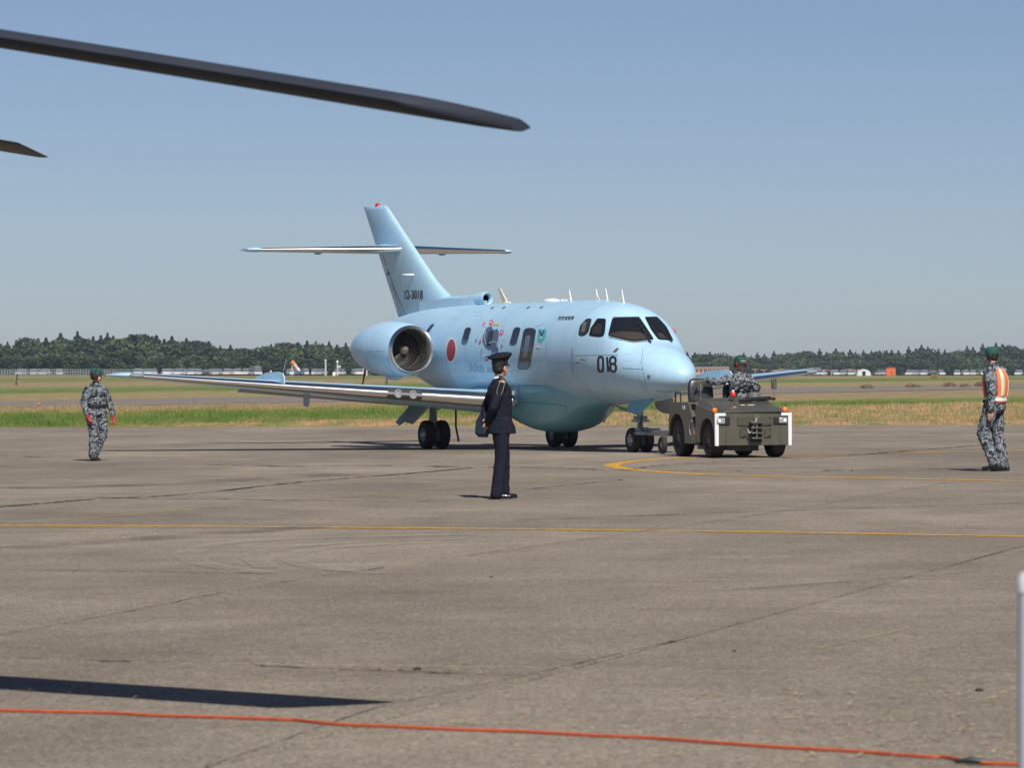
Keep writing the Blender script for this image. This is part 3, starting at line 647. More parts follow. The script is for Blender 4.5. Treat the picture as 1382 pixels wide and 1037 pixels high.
# ---- wing
def foil(chord, th, n=22):
    pts = []
    for i in range(n + 1):
        t = (1 - math.cos(PI * i / n)) / 2; yt = 5 * th * (.2969 * math.sqrt(t) - .126 * t - .3516 * t * t + .2843 * t ** 3 - .1015 * t ** 4); pts.append((t * chord, yt * chord))
    return pts
def wing_sec(y, side=1):
    t = (y - .8) / 7.0
    le = 3.48 + (7.12 - 3.48) * t; te = 6.95 + (8.15 - 6.95) * t; z = .86 + .088 * y - .02; ch = te - le; th = .145 - .035 * t
    P = foil(ch, th); tw = R(1.8 - 2.2 * t)
    up = [(le + x, z + h - (x - ch * .3) * math.sin(tw)) for x, h in P]; lo = [(le + x, z - h * .8 - (x - ch * .3) * math.sin(tw)) for x, h in P]
    return up, lo
for side in (1, -1):
    W = bpy.data.objects.new('wing', None); C.objects.link(W); W.parent = JET
    yl = [.98, 1.2, 2.2, 3.4, 4.8, 6.2, 7.3, 7.62]
    K = 4   # chordwise index where the bright leading edge ends
    skin_u = []; le_r = []
    for y in yl:
        up, lo = wing_sec(y); skin_u.append([(x, side * y, z) for x, z in up[K:]] + [(x, side * y, z) for x, z in lo[K:][::-1]])
        le_r.append([(x, side * y, z) for x, z in up[:K + 1]][::-1] + [(x, side * y, z) for x, z in lo[1:K + 1]])
    MB().loft(skin_u).build('wing_panel', paint2, W)
    MB().loft(le_r, cap=False, closed=False).build('leading_edge', steel, W, angle=60)
    # rounded tip
    up, lo = wing_sec(7.62); mz = (up[8][1] + lo[8][1]) / 2; rings = []
    for k in range(6):
        a = k / 5 * PI / 2; s_ = max(math.cos(a), .03); cy = 7.62 + .26 * math.sin(a); xm = 7.72
        rings.append([(xm + (x - xm) * (.45 + .55 * s_) + .12 * math.sin(a), side * cy, mz + (z - mz) * s_) for x, z in up + lo[::-1][1:-1]])
    MB().loft(rings).build('wing_tip', paint, W, angle=60)
    b = MB(); up, lo = wing_sec(7.5); b.ell((up[0][0] + .08, side * 7.52, (up[2][1] + lo[2][1]) / 2), (.16, .16, .055)); b.build('navigation_light', lens, W)
    # wing fence and vane
    up, lo = wing_sec(4.95); z0 = up[4][1]
    poly = [(up[0][0] + .02, z0 - .04), (up[0][0] + .02, z0 + .09), (up[0][0] + .10, z0 + .16), (up[0][0] + .32, z0 + .195), (up[0][0] + .95, z0 + .18), (up[0][0] + 1.5, z0 + .10), (up[0][0] + 1.65, z0 - .02)]
    MB().prism(poly, side * 4.94, side * 4.965).build('wing_fence', paint, W)
    l2 = wing_sec(4.35)[1]; x0 = l2[0][0] + .5; z1 = l2[6][1]
    MB().prism([(x0, z1 + .03), (x0 + .30, z1 + .03), (x0 + .28, z1 - .24), (x0 + .1, z1 - .25)], side * 4.33, side * 4.37).build('under_wing_vane', gearp, W)
    # landing light window with two lamps
    up, lo = wing_sec(2.85)
    lt = MB(); lt.add([( wing_sec(y)[k2][kk][0] - .006, side * y, wing_sec(y)[k2][kk][1]) for y in (2.55, 2.7, 2.85, 3.0, 3.15) for k2, kk in ((0, 3), (0, 2), (0, 1), (1, 1), (1, 2), (1, 3))], [(i * 6 + j, i * 6 + j + 1, (i + 1) * 6 + j + 1, (i + 1) * 6 + j) for i in range(4) for j in range(5)])
    LL = lt.build('landing_light', mat('light_bay', (.10, .10, .10), .2, .4), W)
    for yy in (2.72, 2.98):
        u2, _ = wing_sec(yy); MB().lathe((u2[0][0] + .05, side * yy, (u2[1][1] + wing_sec(yy)[1][1][1]) / 2 ), (-1, 0, .05), [(0, .02), (.01, .06), (.045, .075), (.05, .085), (.07, .085), (.075, .07), (.06, .05), (.06, .0)], 20).build('lamp', lens, LL)
    # aileron / flap hinge gap
    b = MB()
    for ya, yb_ in ((1.1, 4.6), (4.7, 7.2)):
        ua, ub = wing_sec(ya)[0], wing_sec(yb_)[0]; b.add([(ua[15][0], side * ya, ua[15][1] + .003), (ub[15][0], side * yb_, ub[15][1] + .003), (ub[15][0] + .03, side * yb_, ub[15][1] + .002), (ua[15][0] + .03, side * ya, ua[15][1] + .002)], [(0, 1, 2, 3)])
    b.build('hinge_gap', black, W)
    # wing root blister on the fuselage and flap track fairing
    fr = []
    for y in (1.0, 2.2, 3.4, 4.6, 5.1):
        te = 6.95 + (8.15 - 6.95) * (y - .8) / 7; z = .84 + .088 * y; fr.append([(te - .62, side * y, z + .03), (te - .1, side * y, z - .03), (te + .16, side * y, z - .10), (te + .14, side * y, z - .125), (te - .15, side * y, z - .105), (te - .62, side * y, z - .05)])
    MB().loft(fr).build('flap', gearp, W)
    MB().loft([[(5.9, side * y, .75), (6.9, side * y, .75), (6.9, side * y, .9), (5.9, side * y, .9)] for y in (1.05, 1.75)]).build('wheel_well_edge', darkm, W) if False else None
# wing root fillet
b = MB(); b.ell((5.45, 0, 1.0), (2.0, 1.14, .30), nu=40, nv=20); b.build('wing_root_fairing', paint2, JET, angle=60)
# ---- fin, dorsal intake, tailplane
FIN = bpy.data.objects.new('fin', None); C.objects.link(FIN); FIN.parent = JET
def fin_sec(z):
    t = (z - 2.55) / (5.14 - 2.55)
    le = 9.02 + (12.12 - 9.02) * (z - 3.15) / 1.99; le -= .35 * max(0, 1 - (z - 3.0) / .6) ** 2 if z < 3.6 else 0; le = max(le, 8.3); te = 11.35 + (13.36 - 11.35) * t
    return le, te
b = MB(); rings = []
for z in (2.3, 2.6, 2.9, 3.05, 3.15, 3.25, 3.35, 3.5, 3.9, 4.3, 4.7, 5.05, 5.11, 5.145):
    le, te = fin_sec(z); P = foil(te - le, .105 if z < 5.06 else (.085 if z < 5.12 else .03), 14); sp = .04 if z > 5.12 else 0
    rings.append([(le + sp + x, h, z) for x, h in P] + [(le + sp + x, -h, z) for x, h in P[::-1][1:-1]])
b.loft(rings); fo = b.build('fin_skin', paint, FIN, angle=50); fin_tree = BVHTree.FromPolygons([JM @ Vector(v) for v in b.v], b.f)
strokes('hinge_line', [[(516, 343), (531, 386), (552, 438)]], .8, panel, FIN, fin_tree, .004)
strokes('rudder_edge', [[(512, 345), (526, 400), (545, 438)]], .6, panel, FIN, fin_tree, .004)
strokes('fin_stripe', [[(511, 358.5), (524.5, 361)]], 1.4, white, FIN, fin_tree, .006)
strokes('fin_stripe', [[(528, 384), (534, 400), (543, 431)]], 1.6, artl, FIN, fin_tree, .006)
strokes('rudder_hinge', [[(523, 371), (526, 367)], [(544, 436), (548, 431)], [(520, 386), (520.6, 384)], [(527, 404), (527.4, 402)]], 1.6, black, FIN, fin_tree, .012)
textdecal('serial_number', '12-3018', 558.8, 397.8, 24.5, 12.5, inkblk, FIN, fin_tree, shear=-.04, off=.006, bold=.02)
b = MB(); b.tube([(10.4, .0, 3.60), (10.4, .22, 3.605), (10.45, .36, 3.61)], [.03, .02, .006]); b.build('fin_antenna', white, FIN)
b = MB(); b.ell((12.6, 0, 5.15), (.085, .05, .055)); b.build('beacon', redl, FIN)
# dorsal ram-air intake running into the fin
rings = []
for x, r_, zc in ((7.0, .08, 3.035), (6.93, .095, 3.035), (6.89, .125, 3.035), (6.98, .155, 3.03), (7.4, .15, 3.0), (8.2, .15, 2.98), (9.2, .16, 2.97), (10.2, .1, 2.95)):
    rings.append([(x, r_ * .9 * math.cos(q), zc + r_ * math.sin(q)) for q in [2 * PI * k / 20 for k in range(20)]])
MB().loft(rings, cap=False).build('dorsal_intake', paint, FIN)
MB().lathe((6.94, 0, 3.035), (1, 0, 0), [(0, .085), (.3, .07), (.3, 0)], 20).build('intake_hole', black, FIN)
MB().loft([[(x, s_ * w_, z) for (s_, z) in ((-1, zb), (-.8, zt), (.8, zt), (1, zb))] for x, w_, zb, zt in ((7.05, .08, 2.85, 3.0), (7.35, .17, 2.8, 3.05), (8.6, .22, 2.7, 3.07), (10, .2, 2.6, 3.02))]).build('dorsal_fillet', paint, FIN)
for side in (1, -1):
    T = bpy.data.objects.new('tailplane', None); C.objects.link(T); T.parent = JET; z0 = 4.17
    sec = []
    for y in (.02, .3, 1.2, 2.2, 2.85):
        t = y / 2.85; le = 11.05 + (12.2 - 11.05) * t; te = 12.55 + (12.85 - 12.55) * t; sec.append((y, le, te, foil(te - le, .135, 14)))
    K = 3; rr = []; ll = []
    for y, le, te, P in sec:
        rr.append([(le + x, side * y, z0 + h) for x, h in P[K:]] + [(le + x, side * y, z0 - h) for x, h in P[K:][::-1]])
        ll.append([(le + x, side * y, z0 + h) for x, h in P[:K + 1]][::-1] + [(le + x, side * y, z0 - h) for x, h in P[1:K + 1]])
    MB().loft(rr).build('stabilizer', paint, T); MB().loft(ll, cap=False, closed=False).build('leading_edge', steel, T, angle=60)
    # horn at the tip
    b = MB(); y, le, te, P = sec[-1]; rings = []
    for k, (dy, s_, dx) in enumerate(((0, 1, 0), (.08, 1, .0), (.17, .9, .06), (.24, .45, .18))):
        rings.append([(le + dx + x * (1 - dx * 1.1), side * (y + dy), z0 + h * s_ * 1.15) for x, h in P] + [(le + dx + x * (1 - dx * 1.1), side * (y + dy), z0 - h * s_ * 1.15) for x, h in P[::-1][1:-1]])
    b.loft(rings); b.build('elevator_horn', paint, T)
    for yy in (1.45,): MB().ell((12.45, side * yy, z0 - .05), (.22, .035, .045)).build('hinge_fairing', gearp, T)
    b = MB(); 
    for yy in (1.2, 1.8, 2.4, 2.8): MB().tube([(12.8, side * yy, z0), (13.05, side * (yy + .01), z0 - .01)], .004, 5).build('static_wick', alu, T)
b = MB(); b.ell((11.9, 0, 4.2), (.95, .13, .12), nu=20); b.build('tail_bullet', paint, JET)
# ---- engines
for side in (1, -1):
    N = bpy.data.objects.new('engine', None); C.objects.link(N); N.parent = JET; cy = side * 1.74; cz = 2.0; X = 6.72
    b = MB(); prof = [(.07, .435), (.05, .452), (.12, .488), (.25, .515), (.55, .55), (.95, .565), (1.35, .555), (1.75, .51), (2.1, .44), (2.35, .37), (2.5, .325), (2.5, .30), (2.2, .29)]
    b.lathe((X, cy, cz), (1, 0, .015), [(h, r_) for h, r_ in prof[2:]], 48); nac = b.build('nacelle', paint, N, angle=50)
    ntree = BVHTree.FromPolygons([JM @ Vector(v) for v in b.v], b.f)
    MB().lathe((X, cy, cz), (1, 0, .015), [(.45, .37), (.2, .385), (.09, .41), (.03, .437), (.0, .458), (.02, .472), (.12, .489), (.13, .4895)], 48).build('intake_lip', steel, N, angle=60)
    MB().lathe((X, cy, cz), (1, 0, .015), [(.13, .398), (.45, .37), (.62, .365)], 48).build('intake_duct', mat('duct_grey', (.09, .085, .075), .4), N)
    b = MB(); nb = 28
    for k in range(nb):
        q = 2 * PI * k / nb; ca, sa = math.cos(q), math.sin(q); ta = Vector((0, -sa, ca)); ra = Vector((0, ca, sa)); o_ = Vector((X + .5, cy, cz))
        b.add([o_ + ra * .09 - ta * .012 - Vector((.03, 0, 0)), o_ + ra * .09 + ta * .02 + Vector((.05, 0, 0)), o_ + ra * .355 + ta * .05 + Vector((.03, 0, 0)), o_ + ra * .355 - ta * .015 - Vector((.01, 0, 0))], [(0, 1, 2, 3)])
    b.build('fan', mat('fan_blade', (.03, .028, .026), .45, .5), N, smooth=False)
    MB().lathe((X + .60, cy, cz), (1, 0, 0), [(0, .0), (0, .365)], 40).build('fan_back', black, N)
    MB().lathe((X + .28, cy, cz), (1, 0, 0), [(0, .004), (.05, .045), (.14, .085), (.25, .1), (.35, .1)], 24).build('spinner', mat('spinner_grey', (.15, .13, .10), .4), N)
    MB().lathe((X + 2.42, cy, cz + .046), (1, 0, .0), [(-.3, .27), (0, .27), (.22, .235), (.22, .21), (.0, .2)], 32).build('exhaust_nozzle', darkm, N)
    for hj, rj in ((.42, .536), (1.22, .5615)):
        MB().lathe((X, cy, cz), (1, 0, .015), [(hj, rj), (hj + .002, rj + .0035), (hj + .010, rj + .0035), (hj + .012, rj)], 48).build('cowl_joint', mat('joint_blue', (.27, .43, .53), .5), N)
    # pylon
    rings = []
    for y in (.75, 1.0, 1.25): rings.append([(X + .75 + x, side * y, 2.0 + h) for x, h in foil(1.6, .10, 12)] + [(X + .75 + x, side * y, 2.0 - h) for x, h in foil(1.6, .10, 12)[::-1][1:-1]])
    MB().loft(rings).build('pylon', paint, N)
    MB().ell((X + .95, cy, 1.435), (.30, .10, .05)).build('drain_fairing', paint, N); MB().tube([(X + 1.3, cy + .02, 1.44), (X + 1.34, cy + .02, 1.30)], .022, 8).build('drain_mast', alu, N)
    if side == 1:
        strokes('cowl_seam', [[(497, 474), (520, 474.5)], [(523, 484), (528, 500), (534, 508)]], .5, panel, N, ntree, .004)
        decal('cowl_scoop', rrect(553.5, 508.5, 2.2, 1.6, .5), black, N, .005, ntree)
        b = MB(); a_ = JI @ atY(480, 480, YA + 3.0 * .9 - .9 * 1.9); z_ = []
        b.tube([(9.25, 1.74, 1.80), (9.22, 1.74, 1.6), (9.27, 1.76, 1.35), (9.33, 1.8, 1.22)], [.016, .022, .018, .024], 8); b.build('red_streamer', mat('streamer_red', (.35, .03, .03), .8), N)
# ---- antennas on the roof
def roofx(u, v, h, m, r0=.018, name='blade_antenna', lean=.03):
    q = None
    for k in range(80):
        q = FB.ray_cast(CAMP, pray(u, v + .5 * k - 6))
        if q[0] is not None: break
    p = JI @ q[0]; p = Vector((p.x, 0, interp(FUS, p.x)[1] - .02))
    dx = lean; b = MB(); b.loft([[(p.x - .05, -.006, p.z), (p.x + .05, -.006, p.z), (p.x + .05, .006, p.z), (p.x - .05, .006, p.z)], [(p.x + dx - .015, -.004, p.z + h), (p.x + dx + .02, -.004, p.z + h), (p.x + dx + .02, .004, p.z + h), (p.x + dx - .015, .004, p.z + h)]]); return b.build(name, m, JET)
def roof(xa, h, m, name='blade_antenna', lean=.07, ch=.10, th=.014, y=0):
    z = interp(FUS, xa)[1] - .02; b = MB(); b.loft([[(xa - ch / 2, y - th, z), (xa + ch / 2, y - th, z), (xa + ch / 2, y + th, z), (xa - ch / 2, y + th, z)], [(xa + lean - ch / 5, y - th / 2, z + h), (xa + lean + ch / 5, y - th / 2, z + h), (xa + lean + ch / 5, y + th / 2, z + h), (xa + lean - ch / 5, y + th / 2, z + h)]]); return b.build(name, m, JET)
for xa, h in ((3.0, .24), (1.80, .23), (1.38, .25), (.68, .27)): roof(xa, h, white)
for xa in (1.70, .80): roof(xa, .09, cream, ch=.07)
roof(6.0, .34, cream, lean=.33, ch=.22, th=.02); 
for xa, a, h in ((3.85, .26, .06), (3.35, .09, .035), (3.2, .07, .03)): MB().ell((xa, .0, 2.925), (a, a * .6, h)).build('dome_antenna', white, JET)
b = MB(); z = interp(FUS, 6.0)[1]; b.ell((5.95, 0, 2.93), (.16, .07, .025)); b.build('antenna_base', white, JET)
# pitot / angle sensors on the nose side
for (u, v) in ((783, 489), (789.5, 485)):
    p = hit(u, v, off=0.0); n_ = Vector((0, 1, -.1)); b = MB(); b.tube([p, p + n_ * .07], .012, 8); b.tube([p + n_ * .07 + Vector((.03, 0, 0)), p + n_ * .075 + Vector((-.16, .0, 0))], [.014, .008], 8); b.build('pitot_probe', mat('brass_probe', (.25, .19, .13), .4, .7), JET)
b = MB(); p = ac_w(-.55, -.72, 2.25); b.ell((.22, -.83, 2.22), (.06, .06, .12)); b.build('red_probe_cover', mat('cover_red', (.5, .02, .03), .6), JET)
# ---- undercarriage
def wheel(parent, x, y, r_, wd, rimr):
    W_ = bpy.data.objects.new('wheel', None); C.objects.link(W_); W_.parent = parent; W_.location = (x, y, r_)
    pr = [(-wd / 2, rimr), (-wd / 2, r_ * .86), (-wd * .42, r_ * .95), (-wd * .25, r_ * .995), (0, r_), (wd * .25, r_ * .995), (wd * .42, r_ * .95), (wd / 2, r_ * .86), (wd / 2, rimr)]
    MB().lathe((0, 0, 0), (0, 1, 0), pr, 32).build('tyre', rubber, W_)
    for s_ in (1, -1): MB().lathe((0, 0, 0), (0, s_, 0), [(wd * .46, rimr), (wd * .30, rimr * .92), (wd * .22, rimr * .5), (wd * .38, rimr * .35), (wd * .42, rimr * .2), (wd * .42, 0)], 24).build('rim', mat('wheel_rim_grey', (.42, .44, .45), .35, .5), W_)
    b = MB()
    for k in range(8): q = 2 * PI * k / 8; b.tube([(rimr * .68 * math.cos(q), wd * .2, rimr * .68 * math.sin(q)), (rimr * .68 * math.cos(q), wd * .33, rimr * .68 * math.sin(q))], .012, 6)
    b.build('wheel_nut', black, W_); return W_
for side in (1, -1):
    Gm = bpy.data.objects.new('main_gear', None); C.objects.link(Gm); Gm.parent = JET
    for dy in (-.16, .16): wheel(Gm, 6.41, side * 1.42 + dy, .288, .185, .145)
    b = MB(); b.tube([(6.41, side * 1.42, .30), (6.38, side * 1.45, .62)], .045, 14); b.tube([(6.38, side * 1.45, .55), (6.30, side * 1.5, 1.05)], .075, 14); b.tube([(6.41, side * 1.42 - .17, .30), (6.41, side * 1.42 + .17, .30)], .04, 12)
    b.build('strut', gearp, Gm)
    b = MB(); b.tube([(6.48, side * 1.42, .34), (6.62, side * 1.44, .5), (6.46, side * 1.47, .72)], .022, 8); b.tube([(6.3, side * 1.40, .8), (6.2, side * 1.0, 1.0)], .03, 8); b.tube([(6.33, side * 1.42, .35), (6.25, side * 1.5, .6), (6.3, side * 1.52, .9)], .012, 6)
    b.build('torque_link', alu, Gm)
    # gear doors: outer one hanging outboard of the leg, inner one below the root
    b = MB(); q0 = side
    b.add([(5.75, q0 * 1.72, .93), (6.75, q0 * 1.72, .93), (6.8, q0 * 2.08, .52), (6.45, q0 * 2.16, .47), (6.3, q0 * 2.1, .55), (5.85, q0 * 2.12, .50)], [(0, 1, 2, 3, 4, 5)])
    o = b.build('gear_door', gearp, Gm, smooth=False); s_ = o.modifiers.new('thick', 'SOLIDIFY'); s_.thickness = .03
    b = MB(); b.loft([[(5.95, q0 * .22, .85), (6.6, q0 * .22, .85), (6.6, q0 * .20, .85), (5.95, q0 * .20, .85)], [(5.9, q0 * .38, .55), (6.68, q0 * .38, .55), (6.68, q0 * .34, .54), (5.9, q0 * .34, .54)], [(6.0, q0 * .44, .30), (6.6, q0 * .44, .30), (6.6, q0 * .40, .29), (6.0, q0 * .40, .29)], [(6.12, q0 * .40, .22), (6.5, q0 * .40, .22), (6.5, q0 * .37, .22), (6.12, q0 * .37, .22)]])
    if side == 1: b.build('gear_door', gearp, Gm)
    if side == 1:
        b = MB(); b.tube([(5.9, 1.17, .9), (5.9, 1.17, .45), (5.92, 1.10, .15)], .022, 8); b.build('hanging_strap', black, Gm)
NG = bpy.data.objects.new('nose_gear', None); C.objects.link(NG); NG.parent = JET
for dy in (-.135, .135): wheel(NG, 0, dy, .235, .145, .115)
b = MB(); b.tube([(0, 0, .235), (-.02, 0, .5)], .035, 12); b.tube([(-.02, 0, .45), (-.05, 0, .98)], .055, 12); b.tube([(0, -.14, .235), (0, .14, .235)], .03, 10); b.box((-.03, 0, .60), (.16, .30, .05)); b.tube([(-.03, -.14, .66), (-.03, .14, .66)], .03, 8)
b.build('strut', gearp, NG)
b = MB(); b.tube([(-.05, 0, .3), (-.16, 0, .42), (-.06, 0, .56)], .02, 8); b.tube([(-.03, .05, .72), (.5, .25, .88)], .022, 8); b.tube([(-.03, -.05, .72), (.5, -.1, .9)], .022, 8); b.tube([(.1, .12, .78), (.3, .28, .82)], .03, 8); b.build('drag_brace', alu, NG)
# nose gear doors
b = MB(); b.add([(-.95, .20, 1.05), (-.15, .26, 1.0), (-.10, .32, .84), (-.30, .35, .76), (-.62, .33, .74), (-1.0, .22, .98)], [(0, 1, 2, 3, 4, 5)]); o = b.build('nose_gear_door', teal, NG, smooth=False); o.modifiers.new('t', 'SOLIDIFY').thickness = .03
b = MB(); b.add([(-.95, -.20, 1.05), (-.15, -.26, 1.0), (-.10, -.32, .84), (-.30, -.35, .76), (-.62, -.33, .74), (-1.0, -.22, .98)], [(0, 1, 2, 3, 4, 5)]); o = b.build('nose_gear_door', gearp, NG, smooth=False); o.modifiers.new('t', 'SOLIDIFY').thickness = .03
b = MB(); b.tube([(-.7, .3, .7), (-.62, .3, .5), (-.6, .22, .4)], .018, 8); b.build('door_rod', black, NG)
# ================================================================== TOW TRACTOR
TT_TH = R(16.4); TY = 75.6; TO = gnd(1005, 618.0); TO = Vector((TO.x * TY / TO.y, TY, 0))
TR = empty('tow_tractor', TO, PI / 2 + TT_TH, 'low olive drab aircraft tow tractor with white corner brackets in front of the jet', 'tow tractor')
TM = Matrix.Translation(TO) @ Matrix.Rotation(PI / 2 + TT_TH, 4, 'Z'); TI = TM.inverted()
def tp(u, v, x):
    """tractor coordinates of photograph position u,v on the cross plane at x"""
    a, b = unroll(u, v); t = a / FPX; s_, c_ = math.sin(TT_TH), math.cos(TT_TH)
    # X = TO.x - x s - y c ; Y = TO.y + x c - y s
    y = (TO.x - x * s_ - t * (TO.y + x * c_)) / (c_ - t * s_); Y = TO.y + x * c_ - y * s_
    return Vector((x, y, CAMH - b * Y / FPX))
def arc(cx, cz, r_, a0, a1, n=12): return [(cx + r_ * math.cos(R(a0 + (a1 - a0) * k / n)), cz + r_ * math.sin(R(a0 + (a1 - a0) * k / n))) for k in range(n + 1)]
FX = -.46
front = [(FX, .22), (FX, .79), (-.1, .845), (.5, .93), (.60, .92), (.62, .60), (.58, .26)] + arc(0, .30, .40, -6, 186) + [(-.42, .22)]
rear = [(.86, .24), (.74, .62), (.80, .74), (1.0, .97), (2.06, .97), (2.10, .50), (2.07, .36)] + arc(1.65, .34, .43, 2, 178)[:] + [(1.2, .24)]
for s_ in (1, -1):
    MB().prism(front, s_ * .50, s_ * .705).build('front_fender', olive, TR, bevel=.012, angle=30)
    MB().prism(rear, s_ * .48, s_ * .705).build('rear_fender', olive, TR, bevel=.012, angle=30)
    MB().prism([(.60, .24), (.86, .24), (.80, .66), (.60, .50)], s_ * .60, s_ * .71).build('side_step_panel', olive, TR, bevel=.006)
b = MB(); b.box((.80, 0, .40), (2.2, .98, .28)); b.build('chassis', black, TR)
b = MB(); b.box((.9, 0, .17), (2.3, .35, .10)); b.tube([(0, -.6, .26), (0, .6, .26)], .05); b.tube([(1.65, -.6, .34), (1.65, .6, .34)], .06); b.tube([(.2, .3, .22), (1.5, .3, .22)], .03); b.build('axle', darkm, TR)
b = MB()
b.add([(FX, -.50, .22), (FX, .50, .22), (FX, .50, .80), (FX, -.50, .80), (FX + .08, -.50, .22), (FX + .08, .50, .22), (FX + .08, .50, .80), (FX + .08, -.50, .80)], [(0, 1, 2, 3), (4, 7, 6, 5), (3, 2, 6, 7), (0, 4, 5, 1)])
b.build('front_panel', olive, TR, bevel=.006)
# hood: sloping panel with folded sides
ring = lambda x, w_, z, zs, ws: [(x, ws, zs), (x, w_, z - .02), (x, w_ - .03, z), (x, -w_ + .03, z), (x, -w_, z - .02), (x, -ws, zs)]
b = MB(); b.loft([ring(FX - .015, .54, .81, .80, .56), ring(-.36, .55, .845, .80, .60), ring(.2, .585, .96, .86, .64), ring(.58, .60, 1.045, .90, .66), ring(.66, .60, 1.05, .70, .66)]); b.build('hood', olive, TR, bevel=.008, angle=28)
b = MB(); b.box((.95, 0, .60), (.62, .96, .12)); b.box((1.62, 0, .93), (1.1, .96, .08)); b.box((1.15, 0, .75), (.1, .96, .3)); b.build('cab_floor', olive, TR)
b = MB(); b.box((.70, 0, .88), (.10, 1.1, .32)); b.build('dashboard', darkm, TR, bevel=.01)
MB().box((1.05, .50, .70), (.40, .26, .16)).build('seat_base', mat('light_grey_frame', (.33, .33, .30), .5), TR, bevel=.01)
# white corner brackets
for s_ in (1, -1):
    b = MB(); y0 = .728 * s_
    b.box((FX - .012, s_ * .675, .50), (.02, .06, .57)); b.box((FX - .012, s_ * .61, .762), (.022, .19, .05)); b.box((FX + .0, s_ * .709, .50), (.03, .008, .57)); b.build('corner_bracket', mat('bracket_white', (.70, .71, .72), .5), TR, bevel=.003)
for u, v in ((973, 568.5), (1055.5, 567.5)):
    c = tp(u, v, FX); HL = bpy.data.objects.new('headlight', None); C.objects.link(HL); HL.parent = TR; s_ = 1 if c.y > 0 else -1
    MB().box((FX - .008, c.y - s_ * .035, c.z), (.03, .25, .145)).build('recess', black, HL, bevel=.012)
    MB().box((FX - .026, c.y + s_ * .01, c.z), (.03, .155, .105)).build('headlight_lens', lens, HL, bevel=.02)
    b = MB(); b.lathe((FX - .043, c.y + s_ * .04, c.z), (-1, 0, 0), [(0, .03), (.006, .025), (.008, 0)], 14); b.build('bulb', white, HL)
for u, v in ((964.5, 554), (1059, 553)):
    c = tp(u, v, FX + .08); MB().lathe(c - Vector((0, 0, .06)), (0, 0, 1), [(0, .04), (.02, .042), (.022, .036)], 16).build('lamp_base', black, TR)
    MB().lathe(c - Vector((0, 0, .038)), (0, 0, 1), [(0, .042), (.03, .048), (.06, .046), (.078, .032), (.082, 0)], 18).build('turn_signal', amber, TR)
c = tp(989.5, 533, .30); MB().lathe(c - Vector((0, 0, .055)), (0, 0, 1), [(0, .055), (.02, .055), (.022, .045)], 16, True).build('beacon_base', black, TR)
MB().lathe(c - Vector((0, 0, .034)), (0, 0, 1), [(0, .048), (.03, .052), (.065, .047), (.085, .03), (.09, 0)], 20).build('beacon', redl, TR)
MB().tube([c + Vector((0, 0, .05)), c + Vector((0, 0, .085))], .022, 8).build('beacon_cap', white, TR)
# grilles: expanded-metal mesh before solid panels blackened to stand for shade
def grille(u0, v0, u1, v1):
    a, c = tp(u0, v0, FX), tp(u1, v1, FX); y0, y1, z0, z1 = sorted((a.y, c.y)) + sorted((a.z, c.z)); 
    g = bpy.data.objects.new('grille', None); C.objects.link(g); g.parent = TR
    MB().box((FX - .014, (y0 + y1) / 2, (z0 + z1) / 2), (.012, y1 - y0, z1 - z0)).build('grille_shade', mat('grille_shade_black', (.002, .002, .002), 1.0, spec=0.0), g)
    b = MB(); st = .058; n = 0; y = y0 - (z1 - z0)
    while y < y1:
        for d in (1, -1):
            p = []; L_ = z1 - z0; ya, yb = (y, y + L_ * 1.8) if d > 0 else (y + L_ * 1.8, y)
            t0 = 0; t1 = 1
            lo, hi = (y0 - ya) / (yb - ya), (y1 - ya) / (yb - ya)
            if lo > hi: lo, hi = hi, lo
            t0, t1 = max(0, lo), min(1, hi)
            if t1 - t0 < .05: continue
            b.tube([(FX - .024, ya + (yb - ya) * t, z0 + L_ * t) for t in (t0, t1)], .0042, 4)
        y += st
    o = b.build('grille_mesh', mat('grille_metal', (.20, .19, .15), .5), g); o['kind'] = 'stuff'
grille(995.5, 563.5, 1041, 574.5); grille(998.5, 579, 1006, 590.5); grille(1031.5, 579, 1040, 590.5)
H_ = bpy.data.objects.new('tow_hitch', None); C.objects.link(H_); H_.parent = TR
c = tp(1018.5, 570, FX); top = tp(1018.5, 569.5, FX).z; bot = tp(1018.5, 597, FX).z
b = MB(); b.box((FX - .03, c.y, (top + bot) / 2), (.05, .24, top - bot)); b.build('hitch_back', black, H_)
for k in range(4):
    z = top - (top - bot) * (k + .15) / 3.9; MB().box((FX - .09, c.y, z), (.14, .24 - .01 * k, .028)).build('hitch_plate', olive, H_, bevel=.006)
MB().tube([(FX - .11, c.y, top + .07), (FX - .11, c.y, bot + .05)], .014, 8).build('hitch_pin', alu, H_)
MB().tube([(FX - .11, c.y + .03 * math.cos(q), top + .09 + .03 * math.sin(q)) for q in [2 * PI * k / 12 for k in range(13)]], .007, 6).build('pin_ring', alu, H_)
pth = catmull([(FX - .13, c.y + .01, top + .06), (FX - .14, c.y + .06, top - .04), (FX - .13, c.y + .10, top - .16), (FX - .12, c.y + .14, top - .19), (FX - .1, c.y + .16, top - .13)], 7); b = MB()
for i in range(len(pth) - 1):
    p = pth[i]; d = (pth[i + 1] - p); b.tube([p, p + d * .9], .010 if i % 2 else .006, 6)
o = b.build('chain', alu, H_); o['kind'] = 'stuff'
